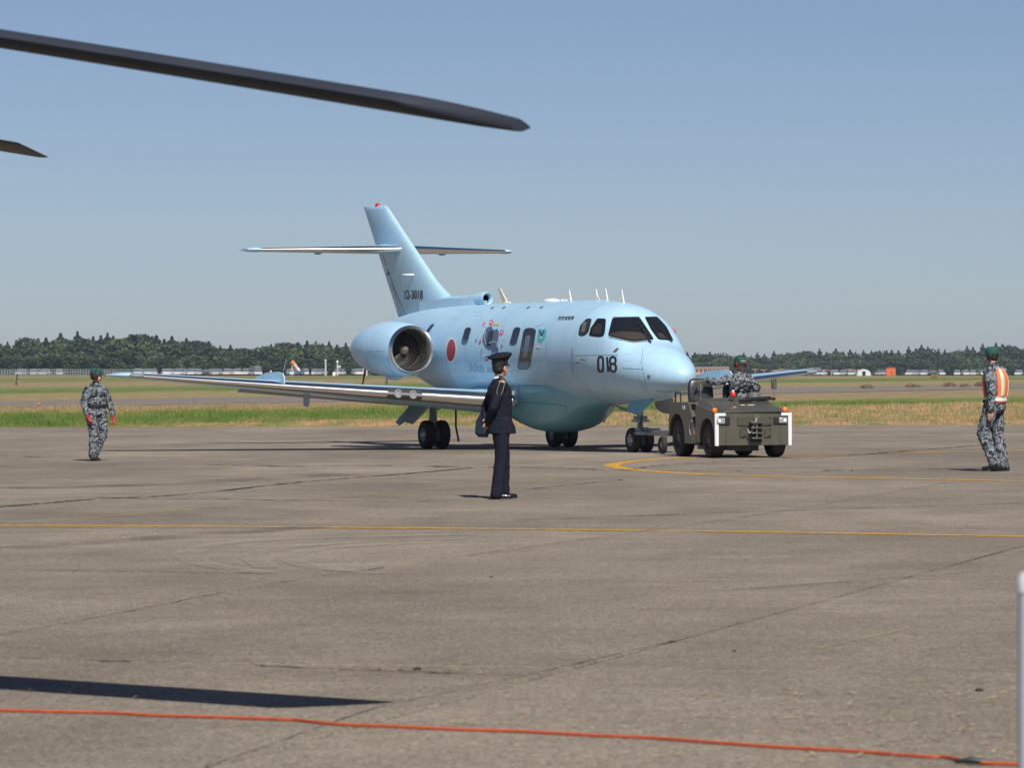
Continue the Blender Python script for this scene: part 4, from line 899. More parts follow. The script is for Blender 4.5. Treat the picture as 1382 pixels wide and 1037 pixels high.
# seats
def seat(y, x=1.15, z=.80):
    g = bpy.data.objects.new('seat', None); C.objects.link(g); g.parent = TR
    rr = lambda zz, hw, th, xo: [(x + xo + th * math.copysign(abs(math.cos(q)) ** .5, math.cos(q)), y + hw * math.copysign(abs(math.sin(q)) ** .55, math.sin(q)), zz) for q in [2 * PI * k / 28 for k in range(28)]]
    MB().loft([rr(z + .02, .19, .03, .22), rr(z + .05, .215, .05, .22), rr(z + .25, .235, .06, .25), rr(z + .42, .235, .06, .28), rr(z + .53, .21, .055, .295), rr(z + .58, .17, .04, .30), rr(z + .595, .11, .02, .30)]).build('backrest', seatm, g, angle=60)
    b = MB(); b.loft([rr(z + .05 + .2 * k, .12 + .015 * k, .012, .165 + .03 * k) for k in range(3)]); b.build('backrest_pad', mat('vinyl_pad', (.035, .034, .036), .3), g)
    MB().loft([rr(z - .10, .20, .21, 0), rr(z - .08, .225, .235, 0), rr(z + .0, .225, .24, 0), rr(z + .03, .20, .2, 0)]).build('cushion', seatm, g, angle=60); return g
seat(.33); seat(-.33, 1.15, .76)
b = MB(); b.tube([(1.45, .69, .97), (1.45, .69, 1.14), (1.75, .69, 1.14), (1.75, .69, .97)], .014, 8); b.build('hand_rail', black, TR)
b = MB(); b.box((1.25, .708, .88), (.14, .006, .07)); b.build('white_sticker', white, TR)
# steering column and wheel
c = tp(1018.5, 531, .62); b = MB(); b.lathe((c.x + .03, c.y, 1.0), (.15, 0, 1), [(0, .125), (.05, .13), (.11, .125), (.135, .10), (.14, 0)], 20); b.build('instrument_pod', mat('pod_grey', (.13, .13, .13), .4), TR)
wc = tp(1012, 521.5, .78); SW = bpy.data.objects.new('steering_wheel', None); C.objects.link(SW); SW.parent = TR
ax = Vector((-.45, 0, 1)).normalized(); e1 = Vector((0, 1, 0)); e2 = ax.cross(e1)
MB().tube([wc + (e1 * math.cos(q) + e2 * math.sin(q)) * .185 for q in [2 * PI * k / 32 for k in range(33)]], .013, 8, cap=False).build('rim', black, SW)
b = MB(); [b.tube([wc, wc + (e1 * math.cos(q) + e2 * math.sin(q)) * .18], .010, 6) for q in (R(90), R(210), R(330))]; b.build('spokes', black, SW)
b = MB(); b.tube([wc, wc - ax * .2 + Vector((-.03, 0, 0))], .03, 10); b.build('steering_column', black, SW)
# mirrors
for (u, v, vb, hw, hh) in ((945, 521, 541, .052, .098), (1044.5, 518, 543, .052, .095)):
    m_ = bpy.data.objects.new('mirror', None); C.objects.link(m_); m_.parent = TR; c = tp(u, v, .55); d = tp(u - 0.3, vb, .55)
    MB().box(c, (.03, hw * 2, hh * 2)).build('mirror_shell', mat('mirror_olive', (.07, .07, .045), .4), m_, bevel=.022); MB().tube([c + Vector((-.03, 0, .02)), c + Vector((-.035, 0, -.02)), c + Vector((-.03, 0, -.12)), d], .009, 6).build('mirror_arm', alu, m_)
# long black handle and labels on the hood
b = MB(); p, q = tp(998, 542.5, .12), tp(1046, 540, .40); b.tube([p + Vector((0, 0, .01)), (p + q) / 2 + Vector((0, 0, .03)), q + Vector((0, 0, .02))], [.025, .032, .022], 8); p2 = tp(1010, 540, .3); q2 = tp(1040, 538, .5); b.tube([p2 + Vector((0, 0, .02)), q2 + Vector((0, 0, .02))], .02, 8); b.build('hood_handle', black, TR)
def onhood(x): 
    T_ = [(FX, .81), (-.36, .845), (.2, .96), (.58, 1.045)]
    for (xa, za), (xb, zb) in zip(T_, T_[1:]):
        if x <= xb: return za + (zb - za) * (x - xa) / (xb - xa)
b = MB(); y0 = tp(1009, 549, 0.0).y; b.add([(x, y0 + s_ * .13, onhood(x) + .004) for x, s_ in ((-.02, 1), (.03, 1), (.03, -1), (-.02, -1))], [(0, 1, 2, 3)]); b.build('warning_label', white, TR, smooth=False)
b = MB(); b.add([(x, y0 + .02 + s_ * .03, onhood(x) + .006) for x, s_ in ((-.015, 1), (.025, 1), (.025, -1), (-.015, -1))], [(0, 1, 2, 3)]); b.build('warning_label', red, TR, smooth=False)
b = MB(); y0 = tp(987, 550, 0.0).y; b.add([(x, y0 + s_ * .025, onhood(x) + .004) for x, s_ in ((-.2, 1), (-.16, 1), (-.16, -1), (-.2, -1))], [(0, 1, 2, 3)]); b.build('warning_label', white, TR, smooth=False)
# side emblem: pale arc and vertical lettering on the lower panel behind the front wheel
pale = mat('emblem_pale', (.40, .42, .44), .5)
MB().tube([(.80 + .10 * math.cos(q), .712, .52 + .13 * math.sin(q)) for q in [R(300 - 240 * k / 12) - PI for k in range(13)]], .008, 4).build('emblem_arc', pale, TR)
MB().box((.66, .712, .44), (.05, .01, .06)).build('amber_reflector', amber, TR)
b = MB(); [b.tube([(.70 + .03 * math.sin(k), .55, .72 - .05 * k), (.80, .6 - .02 * k, .68 - .04 * k), (.76, .58, .5)], .012, 6) for k in range(4)]; o = b.build('hoses', mat('hose_grey', (.07, .07, .07), .5), TR); o['kind'] = 'stuff'
for i, (zz, ww) in enumerate(((.50, .05), (.455, .045), (.41, .05), (.365, .05), (.32, .04))):
    b = MB(); b.box((.72, .7145, zz), (.055, .004, .008)); b.box((.72 - .02, .7145, zz + .012), (.01, .004, .02)); b.box((.72 + .018, .7145, zz - .006), (.01, .004, .022)); o = b.build('lettering', pale, TR); o['kind'] = 'stuff'
def twheel(x, y, r_, wd, st):
    W_ = bpy.data.objects.new('wheel', None); C.objects.link(W_); W_.parent = TR; W_.location = (x, y, r_); W_.rotation_euler = (0, 0, st)
    pr = [(-wd / 2, r_ * .55), (-wd / 2, r_ * .84), (-wd * .43, r_ * .94), (-wd * .3, r_ * .99), (0, r_), (wd * .3, r_ * .99), (wd * .43, r_ * .94), (wd / 2, r_ * .84), (wd / 2, r_ * .55)]
    MB().lathe((0, 0, 0), (0, 1, 0), pr, 36).build('tyre', rubber, W_)
    b = MB()
    for k in range(30):
        q = 2 * PI * k / 30; d = Vector((math.cos(q), 0, math.sin(q))); t_ = Vector((-math.sin(q), 0, math.cos(q)))
        for s_ in (1, -1): b.add([d * (r_ * .995) + t_ * .012 + Vector((0, s_ * wd * .15, 0)), d * (r_ * .995) - t_ * .012 + Vector((0, s_ * wd * .15, 0)), d * (r_ * .95) - t_ * .012 + Vector((0, s_ * wd * .47, 0)), d * (r_ * .95) + t_ * .012 + Vector((0, s_ * wd * .47, 0)), d * (r_ + .002) + Vector((0, s_ * wd * .15, 0)), d * (r_ * .955) + Vector((0, s_ * wd * .46, 0))], [(0, 4, 5, 3), (1, 4, 5, 2), (0, 1, 4), (2, 3, 5)])
    o = b.build('tread_blocks', rubber, W_); o['kind'] = 'stuff'
    s_ = 1 if y > 0 else -1
    MB().lathe((0, 0, 0), (0, s_, 0), [(wd * .5, r_ * .56), (wd * .40, r_ * .53), (wd * .25, r_ * .42), (wd * .3, r_ * .3), (wd * .42, r_ * .24), (wd * .46, r_ * .12), (wd * .46, 0)], 28).build('rim', mat('tractor_rim', (.045, .045, .035), .4), W_)
    for k in range(6): q = 2 * PI * k / 6; MB().tube([(r_ * .36 * math.cos(q), s_ * wd * .25, r_ * .36 * math.sin(q)), (r_ * .36 * math.cos(q), s_ * wd * .38, r_ * .36 * math.sin(q))], .014, 6).build('wheel_nut', alu, W_)
for x, r_ in ((0, .31), (1.65, .345)):
    for y in (.565, -.565): twheel(x, y, r_, .235, 0)

# ================================================================== TOW BAR
p0 = ac_w(-.12, 0, .36); p1 = TM @ Vector((2.28, 0, .40)); d = (p1 - p0); L_ = math.hypot(d.x, d.y); az = math.atan2(d.y, d.x)
TB = empty('tow_bar', (p0.x, p0.y, 0), az, 'grey tubular tow bar with small wheels linking the nose gear to the tractor', 'tow bar')
b = MB(); b.tube([(.35, 0, .37), (L_ - .3, 0, .40)], .055, 14); b.build('bar_tube', alu, TB)
b = MB(); b.tube([(L_ * .62, 0, .38), (L_ * .62 + .5, 0, .39)], .075, 14); b.build('shock_sleeve', mat('bar_light_grey', (.42, .43, .43), .4), TB)
b = MB(); b.box((L_ - .22, 0, .40), (.2, .12, .07)); b.tube([(L_ - .06 + .07 * math.cos(q), .07 * math.sin(q), .40) for q in [2 * PI * k / 14 for k in range(15)]], .02, 8); b.build('tow_eye', darkm, TB)
b = MB(); b.box((.25, 0, .37), (.25, .34, .07)); b.tube([(.15, -.17, .37), (-.02, -.17, .36)], .025); b.tube([(.15, .17, .37), (-.02, .17, .36)], .025); b.tube([(.3, -.25, .44), (.3, .25, .44)], .02, 8); b.build('tow_head', gearp, TB)
b = MB(); b.tube([(L_ * .5, -.16, .2), (L_ * .5, .16, .2)], .018, 8); b.tube([(L_ * .5, -.14, .2), (L_ * .5 - .1, -.05, .38)], .018, 8); b.tube([(L_ * .5, .14, .2), (L_ * .5 - .1, .05, .38)], .018, 8); b.build('wheel_axle', darkm, TB)
for s_ in (1, -1):
    W_ = bpy.data.objects.new('wheel', None); C.objects.link(W_); W_.parent = TB; W_.location = (L_ * .5, s_ * .18, .165)
    MB().lathe((0, 0, 0), (0, 1, 0), [(-.04, .08), (-.045, .145), (-.02, .163), (.02, .163), (.045, .145), (.04, .08)], 24).build('tyre', rubber, W_); MB().lathe((0, 0, 0), (0, s_, 0), [(.03, .085), (.02, .05), (.035, .02), (.035, 0)], 16).build('rim', alu, W_)

# ================================================================== PEOPLE
def capsule(b, p0, p1, r0, r1, n=14, fl=None):
    p0, p1 = Vector(p0), Vector(p1); t = (p1 - p0); L_ = t.length; t.normalize(); a = t.orthogonal().normalized(); c = t.cross(a)
    if fl is not None:   # fl = (normal, factor): flatten along that normal
        nn, k = fl; nn = Vector(nn); nn = (nn - t * nn.dot(t)).normalized(); a = nn; c = t.cross(a)
    else: k = 1
    prof = [(-r0 * math.cos(q), r0 * math.sin(q)) for q in [PI / 2 * i / 4 for i in range(0, 5)]] + [(L_ + r1 * math.sin(q), r1 * math.cos(q)) for q in [PI / 2 * i / 4 for i in range(0, 5)]]
    vs = [p0 + t * h + (a * math.cos(2 * PI * j / n) * k + c * math.sin(2 * PI * j / n)) * max(r_, .0008) for h, r_ in prof for j in range(n)]
    fs = [(i * n + j, i * n + (j + 1) % n, (i + 1) * n + (j + 1) % n, (i + 1) * n + j) for i in range(len(prof) - 1) for j in range(n)] + [tuple(range(n))[::-1], tuple((len(prof) - 1) * n + j for j in range(n))]
    b.add(vs, fs)
def rings(b, L, n=24, e=.85):
    """L: (cx, cy, cz, rx, ry)"""
    b.loft([[(cx + rx * math.copysign(abs(math.cos(q)) ** e, math.cos(q)), cy + ry * math.copysign(abs(math.sin(q)) ** e, math.sin(q)), cz) for q in [2 * PI * k / n for k in range(n)]] for cx, cy, cz, rx, ry in L])
def fuse(name, b, voxel, m, parent, smooth=4, amp=0.0, fs=8.0, zcut=None, seed=0, fold=None):
    o = b.build('tmp', m, None, smooth=False); md = o.modifiers.new('r', 'REMESH'); md.mode = 'VOXEL'; md.voxel_size = voxel; md.use_smooth_shade = True
    if smooth: sm = o.modifiers.new('s', 'SMOOTH'); sm.iterations = smooth; sm.factor = .6
    dg = bpy.context.evaluated_depsgraph_get(); dg.update(); me = bpy.data.meshes.new_from_object(o.evaluated_get(dg)); bpy.data.objects.remove(o)
    me.materials.clear(); me.materials.append(m); me.name = name
    if amp:
        for v, nn in zip(me.vertices, [v.normal.copy() for v in me.vertices]):
            p = v.co; q = Vector((p.x * fs, p.y * fs, p.z * fs * 1.5 + p.x * 4)) + Vector((seed, 0, 0)); w_ = noise.noise(q); w2 = noise.noise(q * 2.3 + Vector((5, 5, 5)))
            r_ = 1 - abs(w_) * 2.2; v.co = p + nn * amp * (r_ * .8 + w2 * .6 - .3)
    me.shade_smooth(); o = bpy.data.objects.new(name, me); C.objects.link(o); o.parent = parent; return o
V = Vector
def hand(b, wrist, d, nrm, k=1.0, curl=.5, side=1):
    """wrist point, finger direction d, palm normal nrm; five separate fingers"""
    d = V(d).normalized(); nrm = (V(nrm) - d * V(nrm).dot(d)).normalized(); s = d.cross(nrm) * side; w_ = V(wrist)
    capsule(b, w_, w_ + d * .03, .024 * k, .026 * k, fl=(nrm, .7))
    for i in range(4): capsule(b, w_ + d * .02 + s * (i - 1.5) * .012 * k, w_ + d * (.088 - .004 * abs(i - 1.2)) * k + s * (i - 1.5) * .020 * k, .015 * k, .011 * k, 10)
    for i in range(4):
        Ls = (.040, .046, .043, .033)[i] * k; p = w_ + d * (.088 - .004 * abs(i - 1.2)) * k + s * (i - 1.5) * .021 * k; dd = d.copy(); a = curl * (.5 + .1 * i)
        for j in range(3):
            a2 = curl * (.35 + .35 * j); dd2 = (d * math.cos(a2 + a * .3) + nrm * math.sin(a2 + a * .3)).normalized(); q = p + dd2 * Ls * (1 - .22 * j) * .8; capsule(b, p, q, .0095 * k, .0085 * k, 8); p = q
    p = w_ + d * .025 + s * -.026 * k + nrm * .008; q = p + (d * .85 - s * .38 + nrm * .45).normalized() * .042 * k; r_ = q + (d * .9 - s * .2 + nrm * .4).normalized() * .034 * k
    capsule(b, p, q, .014 * k, .0105 * k, 8); capsule(b, q, r_, .0105 * k, .009 * k, 8)
def head(b, c, yaw, pitch=0):
    """adds skull, jaw, nose, ears to the body; returns the head matrix"""
    M = Matrix.Translation(c) @ Matrix.Rotation(yaw, 4, 'Z') @ Matrix.Rotation(pitch, 4, 'Y'); 
    def E(p, r_, rot=None):
        t = MB(); t.ell((0, 0, 0), r_, rot, 16, 10); b.add([M @ (V(p) + V(v)) for v in t.v], t.f)
    E((-.012, 0, .02), (.096, .076, .098)); E((.022, 0, -.052), (.066, .056, .062)); E((.052, 0, -.086), (.030, .034, .024)); E((.086, 0, -.020), (.020, .013, .026), (0, -.3, 0)); E((.094, 0, -.032), (.013, .016, .011))
    E((.070, .030, -.036), (.026, .022, .026)); E((.070, -.030, -.036), (.026, .022, .026)); E((.076, 0, .022), (.018, .055, .013)); E((.078, 0, -.064), (.014, .024, .009)); E((.080, 0, -.074), (.012, .02, .007))
    for s_ in (1, -1): E((-.005, s_ * .078, -.018), (.018, .009, .030), (0, .2, 0))
    return M
def make_person(name, label, loc, yaw, S_, P, outfit):
    root = empty(name, loc, yaw, label, 'person'); k = S_
    J = {a: V(b_) * k for a, b_ in P.items() if isinstance(b_, tuple)}
    hy, hp = P.get('head_yaw', 0), P.get('head_pitch', 0)
    b = MB()
    hm = head(b, J['head'], hy, hp)
    if k != 1:  # scale head about its centre
        pass
    capsule(b, J['neck'], J['head'] + V((-.015, 0, -.05)) * k, .056 * k, .05 * k)
    pel, che = J['pelvis'], J['chest']
    capsule(b, pel, che, .12 * k, .13 * k); capsule(b, che, J['neck'], .11 * k, .05 * k)
    for s_, L_ in ((1, 'l'), (-1, 'r')):
        sh, el_, wr = J['sh_' + L_], J['el_' + L_], J['wr_' + L_]; hi, kn, an = J['hip_' + L_], J['kn_' + L_], J['an_' + L_]
        capsule(b, che + (sh - che) * .4, sh, .06 * k, .052 * k); capsule(b, sh, el_, .05 * k, .038 * k); capsule(b, el_, wr, .038 * k, .024 * k)
        capsule(b, hi, kn, .082 * k, .052 * k); capsule(b, kn, an, .052 * k, .035 * k); capsule(b, pel, hi, .09 * k, .085 * k)
        fd = V(P['ft_' + L_]).normalized(); capsule(b, an, an - V((0, 0, .03 * k)), .032 * k, .028 * k)
        hd = V(P['hd_' + L_]); hn = V(P['hn_' + L_]); hand(b, wr, hd, hn, k * 1.0, P.get('curl', .5), s_)
    body = fuse('body', b, .0068, skin, root, 2)
    def onhead(nm, fn, m, vox=None, **kw):
        t = MB(); fn(t); t.v = [tuple(hm @ V(v)) for v in t.v]; return t.build(nm, m, root, **kw) if not vox else fuse(nm, t, vox, m, root, 2)
    for s_ in (1, -1):
        onhead('eye', lambda t: t.ell((.074, s_ * .031, -.004), (.012, .014, .007)), black); onhead('eyebrow', lambda t: t.box((.083, s_ * .031, .018), (.012, .032, .006)), hair)
    onhead('mouth', lambda t: t.box((.0915, 0, -.069), (.006, .036, .0035)), mat('lip', (.25, .09, .07), .6))
    onhead('hair', lambda t: (t.ell((-.022, 0, .028), (.096, .0815, .100)), t.ell((-.045, 0, -.022), (.062, .076, .062))), hair, .006)
    # trousers
    cl, tr = outfit['top'], outfit['legs']; t = MB(); wide = outfit.get('wide', 1.0)
    rings(t, [(pel.x, pel.y, pel.z + h * k, rx * k, ry * k) for h, rx, ry in ((-.10, .118, .165), (0, .122, .168), (.08, .112, .155), (.13, .105, .148))])
    for L_ in 'lr':
        hi, kn, an = J['hip_' + L_], J['kn_' + L_], J['an_' + L_]; capsule(t, pel + (hi - pel) * .8 + V((0, 0, -.02)), hi, .10 * k, .098 * k); capsule(t, hi, kn, .098 * k * wide, .070 * k * wide); capsule(t, kn, kn.lerp(an, .8), .070 * k * wide, .066 * k * wide); capsule(t, kn.lerp(an, .8), kn.lerp(an, .97 if outfit.get('boots') else 1.08), .066 * k * wide, .068 * k * wide)
    fuse('trousers', t, .010, tr, root, 5, outfit['amp'], outfit.get('fs', 8), seed=k * 7)
    # jacket
    t = MB(); hem = outfit['hem'] * k; ws = che.lerp(pel, .6); n_ = J['neck']; pr = []
    for f_, rx, ry in outfit['rings']:
        z = hem + (n_.z - hem) * f_; u_ = (z - pel.z) / (n_.z - pel.z); x = pel.x + (n_.x - pel.x) * u_; y = pel.y + (n_.y - pel.y) * u_; pr.append((x + outfit.get('bx', 0) * f_ * (1 - f_), y, z, rx * k, ry * k))
    rings(t, pr)
    for s_, L_ in ((1, 'l'), (-1, 'r')):
        sh, el_, wr = J['sh_' + L_], J['el_' + L_], J['wr_' + L_]; r_ = outfit.get('sleeve', 1.0)
        capsule(t, che + (sh - che) * .45 + V((0, 0, .0)), sh + V((0, 0, -.012)), .064 * k, .058 * k); capsule(t, sh - V((0, 0, .012 * k)), el_, .060 * k * r_, .052 * k * r_); capsule(t, el_, wr + (el_ - wr) * .02, .053 * k * r_, .042 * k * r_)
    capsule(t, n_ - V((0, 0, .05 * k)), n_ + V((.0, 0, .005)) * k, .085 * k, .064 * k)
    fuse('jacket', t, .0095, cl, root, 5, outfit['amp'], outfit.get('fs', 8), seed=k * 3)
    # shoes
    for s_, L_ in ((1, 'l'), (-1, 'r')):
        an = J['an_' + L_]; fd = V(P['ft_' + L_]); up_ = V(P.get('fu_' + L_, (0, 0, 1))).normalized(); fd = fd.normalized(); t = MB(); h = .085 * k
        hl = an - up_ * (h - .035 * k) - fd * .05 * k
        sd = up_.cross(fd); capsule(t, hl, hl + fd * .10 * k, .037 * k, .036 * k, fl=(sd, .95)); capsule(t, hl + fd * .08 * k - up_ * .004 * k, hl + fd * .205 * k - up_ * .008 * k, .041 * k, .030 * k, fl=(up_, .72)); capsule(t, an + up_ * .05 * k, hl + fd * .06 * k, .047 * k, .040 * k)
        sh_ = fuse('shoe', t, .006, outfit['shoe'], root, 2)
        so_ = MB(); capsule(so_, hl - up_ * .03 * k, hl + fd * .20 * k - up_ * .03 * k, .043 * k, .040 * k, fl=(up_, .24)); so_.build('sole', black, root)
    return root, J, hm, body
UPJ = [(0, .178, .200), (.12, .170, .196), (.3, .132, .170), (.5, .138, .178), (.72, .155, .200), (.85, .130, .168), (.94, .09, .11), (1.0, .065, .08)]
dress = dict(top=navy, legs=navy, hem=.775, rings=UPJ, amp=.0055, fs=5, shoe=shoe, wide=1.12)
def green_cap(root, hm, name='cap', forward=True):
    t = MB(); 
    for k_ in range(1):
        t.loft([[((.104 * c_) * rr - .010, .089 * rr * s_, z) for c_, s_ in [(math.cos(2 * PI * j / 24), math.sin(2 * PI * j / 24)) for j in range(24)]] for rr, z in ((1.0, .035), (1.01, .06), (.98, .09), (.86, .118), (.6, .135), (.2, .142), (.02, .143))])
    t.v = [tuple(hm @ V(v)) for v in t.v]; cp = t.build('cap', greenc, root, angle=60)
    t = MB(); n = 14; vs = []
    for i in range(n + 1):
        a = -1.1 + 2.2 * i / n
        for r_, dz in ((.098, .044), (.15, .038), (.185, .026)):
            vs.append((r_ * math.cos(a) * 1.0 - .01 if r_ < .1 else (.088 + (r_ - .098) * math.cos(a * .8)), (.085 * math.sin(a) if r_ < .1 else (.083 + .01) * math.sin(a * .95) * (1 if r_ < .16 else .8)), dz - .012 * abs(a)))
    t.add(vs, [(i * 3 + j, i * 3 + j + 1, (i + 1) * 3 + j + 1, (i + 1) * 3 + j) for i in range(n) for j in range(2)]); t.v = [tuple(hm @ V(v)) for v in t.v]
    v_ = t.build('cap_visor', greenc, root); v_.modifiers.new('t', 'SOLIDIFY').thickness = .006; return cp
def ear_muffs(root, hm, m, band=True, m2=None):
    E_ = bpy.data.objects.new('ear_muffs', None); C.objects.link(E_); E_.parent = root
    for s_ in (1, -1):
        t = MB(); t.lathe((-.005, s_ * .082, -.005), (0, s_, 0), [(0, .042), (.012, .047), (.03, .045), (.042, .034), (.046, 0)], 20); t.v = [tuple(hm @ (V((v[0], v[1], v[2] * 1.2)))) for v in t.v]; t.build('ear_cup', m, E_)
        if m2: t = MB(); t.lathe((-.005, s_ * .080, -.005), (0, s_, 0), [(0, .049), (.012, .05), (.014, .045)], 20); t.v = [tuple(hm @ (V((v[0], v[1], v[2] * 1.2)))) for v in t.v]; t.build('ear_cushion', m2, E_)
    if band: t = MB(); t.tube([(-.01, .108 * math.cos(q), .02 + .135 * math.sin(q)) for q in [PI * k_ / 14 for k_ in range(15)]], .009, 6); t.v = [tuple(hm @ V(v)) for v in t.v]; t.build('headband', black, E_)
    return E_

# --- officer in dark blue dress uniform, hands clasped behind
of = gnd(676, 674); 
P = dict(pelvis=(0, 0, .93), chest=(.015, 0, 1.25), neck=(-.015, 0, 1.425), head=(.005, 0, 1.565), head_yaw=R(34), head_pitch=R(0),
         sh_l=(-.02, .185, 1.365), sh_r=(-.02, -.185, 1.365), el_l=(-.13, .235, 1.10), el_r=(-.13, -.235, 1.09), wr_l=(-.185, .045, .93), wr_r=(-.175, -.06, .90),
         hd_l=(.0, -.8, -.45), hn_l=(-1, 0, 0), hd_r=(-.05, .75, -.5), hn_r=(1, 0, 0), hip_l=(0, .095, .90), hip_r=(0, -.095, .90), kn_l=(.055, .105, .49), kn_r=(-.015, -.105, .49), an_l=(.055, .12, .095), an_r=(-.07, -.115, .095), ft_l=(1, .25, 0), ft_r=(1, -.22, 0), curl=.7)
PO, J, hm, bd = make_person('person', 'officer in dark navy dress uniform and peaked cap standing with hands clasped behind his back', (of.x, of.y, 0), R(12), 1.0, P, dress)
# peaked cap
t = MB(); t.loft([[(-.012 + .105 * c_, .090 * s_, z) for c_, s_ in [(math.cos(2 * PI * j / 28), math.sin(2 * PI * j / 28)) for j in range(28)]] for z in (.040, .085)], cap=False); t.v = [tuple(hm @ V(v)) for v in t.v]; t.build('cap_band', black, PO)
t = MB(); t.loft([[(-.012 + (rx + .0) * c_, ry * s_, z + .05 * rise * c_) for c_, s_ in [(math.cos(2 * PI * j / 32), math.sin(2 * PI * j / 32)) for j in range(32)]] for rx, ry, z, rise in ((.105, .090, .084, 0), (.142, .130, .116, .45), (.154, .140, .130, .6), (.149, .135, .145, .65), (.10, .09, .162, .4), (.01, .01, .166, .05))]); t.v = [tuple(hm @ V(v)) for v in t.v]; t.build('cap_crown', navy, PO, angle=70)
t = MB(); n = 14; vs = []
for i in range(n + 1):
    a = -1.05 + 2.1 * i / n
    for r_, dz in ((0, .045), (1, .022)): vs.append((.088 * math.cos(a) + (.048 * math.cos(a) * r_), .088 * math.sin(a) + .01 * math.sin(a) * r_, dz - .008 * abs(a)))
t.add(vs, [(i * 2, i * 2 + 1, i * 2 + 3, i * 2 + 2) for i in range(n)]); t.v = [tuple(hm @ V(v)) for v in t.v]; o = t.build('cap_visor', shoe, PO); o.modifiers.new('t', 'SOLIDIFY').thickness = .005
t = MB(); t.lathe(J['neck'] + V((-.005, 0, -.012)), (-.05, 0, 1), [(0, .066), (.03, .061), (.045, .058)], 24); t.build('shirt_collar', shirt, PO)
cord = mat('aiguillette_cord', (.30, .25, .14), .6)
MB().tube(catmull([(-.0, -.20, 1.43), (-.06, -.262, 1.38), (-.095, -.262, 1.28), (-.07, -.25, 1.2), (-.03, -.258, 1.27), (.0, -.25, 1.37)], 6), .0035, 6).build('shoulder_cord', cord, PO)
MB().tube(catmull([(-.02, -.18, 1.445), (.06, -.17, 1.43), (.12, -.13, 1.36), (.145, -.06, 1.30)], 5), .0035, 6).build('shoulder_cord', cord, PO)
b = MB(); b.box((.135, -.125, 1.26), (.02, .07, .05), (0, 0, -.5)); b.build('medal_ribbon', mat('ribbon_mix', (.30, .30, .34), .6), PO)
b = MB(); b.box((.14, -.13, 1.20), (.02, .05, .05), (0, 0, -.5)); b.build('badge', black, PO, bevel=.01)
for s_ in (1, -1): MB().box((-.015, s_ * .155, 1.437), (.05, .11, .012), (s_ * -.28, 0, 0)).build('shoulder_strap', mat('strap_navy', (.018, .022, .045), .7), PO)
for s_, L_ in ((1, 'l'), (-1, 'r')): d_ = (J['wr_' + L_] - J['el_' + L_]).normalized(); MB().lathe(J['wr_' + L_] - d_ * .01, d_, [(0, .036), (.018, .033)], 16).build('shirt_cuff', shirt, PO)
MB().box((.02, -.172, .90), (.15, .012, .045), (0, 0, .05)).build('pocket_flap', navy, PO, bevel=.004)

# --- left ground crewman
CR = [(0, .135, .180), (.10, .138, .182), (.22, .136, .178), (.26, .132, .172), (.5, .148, .188), (.72, .150, .192), (.84, .130, .160), (.93, .10, .115), (1.0, .075, .085)]
field = dict(top=camo, legs=camo, hem=.83, rings=CR, amp=.014, fs=7, shoe=mat('black_boot', (.018, .018, .02), .35, coat=.3), wide=1.17, sleeve=1.18, boots=True)
lp = gnd(130, 622.5)
P = dict(pelvis=(0, 0, .92), chest=(.01, 0, 1.24), neck=(.0, 0, 1.42), head=(.03, 0, 1.555), head_yaw=R(62), head_pitch=R(8),
         sh_l=(-.02, .172, 1.322), sh_r=(-.0, -.172, 1.322), el_l=(-.05, .275, 1.08), el_r=(.0, -.25, 1.08), wr_l=(.04, .315, .84), wr_r=(.08, -.215, .86),
         hd_l=(.2, .1, -1), hn_l=(0, -1, .1), hd_r=(.25, .1, -1), hn_r=(.2, 1, 0), hip_l=(0, .10, .90), hip_r=(0, -.10, .90), kn_l=(.02, .135, .49), kn_r=(.06, -.075, .49), an_l=(-.12, .02, .13), an_r=(.06, -.09, .10), ft_l=(.9, .25, -.35), ft_r=(1, -.05, .05), fu_l=(.35, 0, .9), curl=.9)
PL, J, hm, bd = make_person('person', 'crewman in grey camouflage with dark green cap and red gloves walking near the left wingtip', (lp.x, lp.y, 0), R(-62), .965, P, field)
green_cap(PL, hm); ear_muffs(PL, hm, black, True, mat('muff_red', (.35, .03, .03), .5))
t = MB(); rings(t, [(J['pelvis'].x, J['pelvis'].y, J['pelvis'].z + h, .150, .188) for h in (.055, .06, .105, .11)], 28); t.build('belt', black, PL)
def glove(root, J, P, k, L_, s_, m):
    b = MB(); wr = J['wr_' + L_]; hand(b, wr, V(P['hd_' + L_]), V(P['hn_' + L_]), k * 1.22, P.get('curl', .5), s_); capsule(b, wr - V(P['hd_' + L_]).normalized() * .03, wr, .036 * k, .034 * k); return fuse('glove', b, .0055, m, root, 1)
glove(PL, J, P, .965, 'r', -1, glover); g_ = glove(PL, J, P, .965, 'l', 1, glover)
t = MB(); t.tube([(-.0, .084, -.02), (.03, .078, -.06), (.05, .04, -.105), (.052, 0, -.115), (.05, -.04, -.105), (.03, -.078, -.06), (0, -.084, -.02)], .006, 6); t.v = [tuple(hm @ V(v)) for v in t.v]; t.build('chin_strap', black, PL)
# breast pockets
for s_ in (1, -1): b = MB(); b.box((.147, s_ * .085, 1.21), (.02, .11, .12), (0, .05, s_ * -.25)); b.build('chest_pocket', camo, PL, bevel=.006)

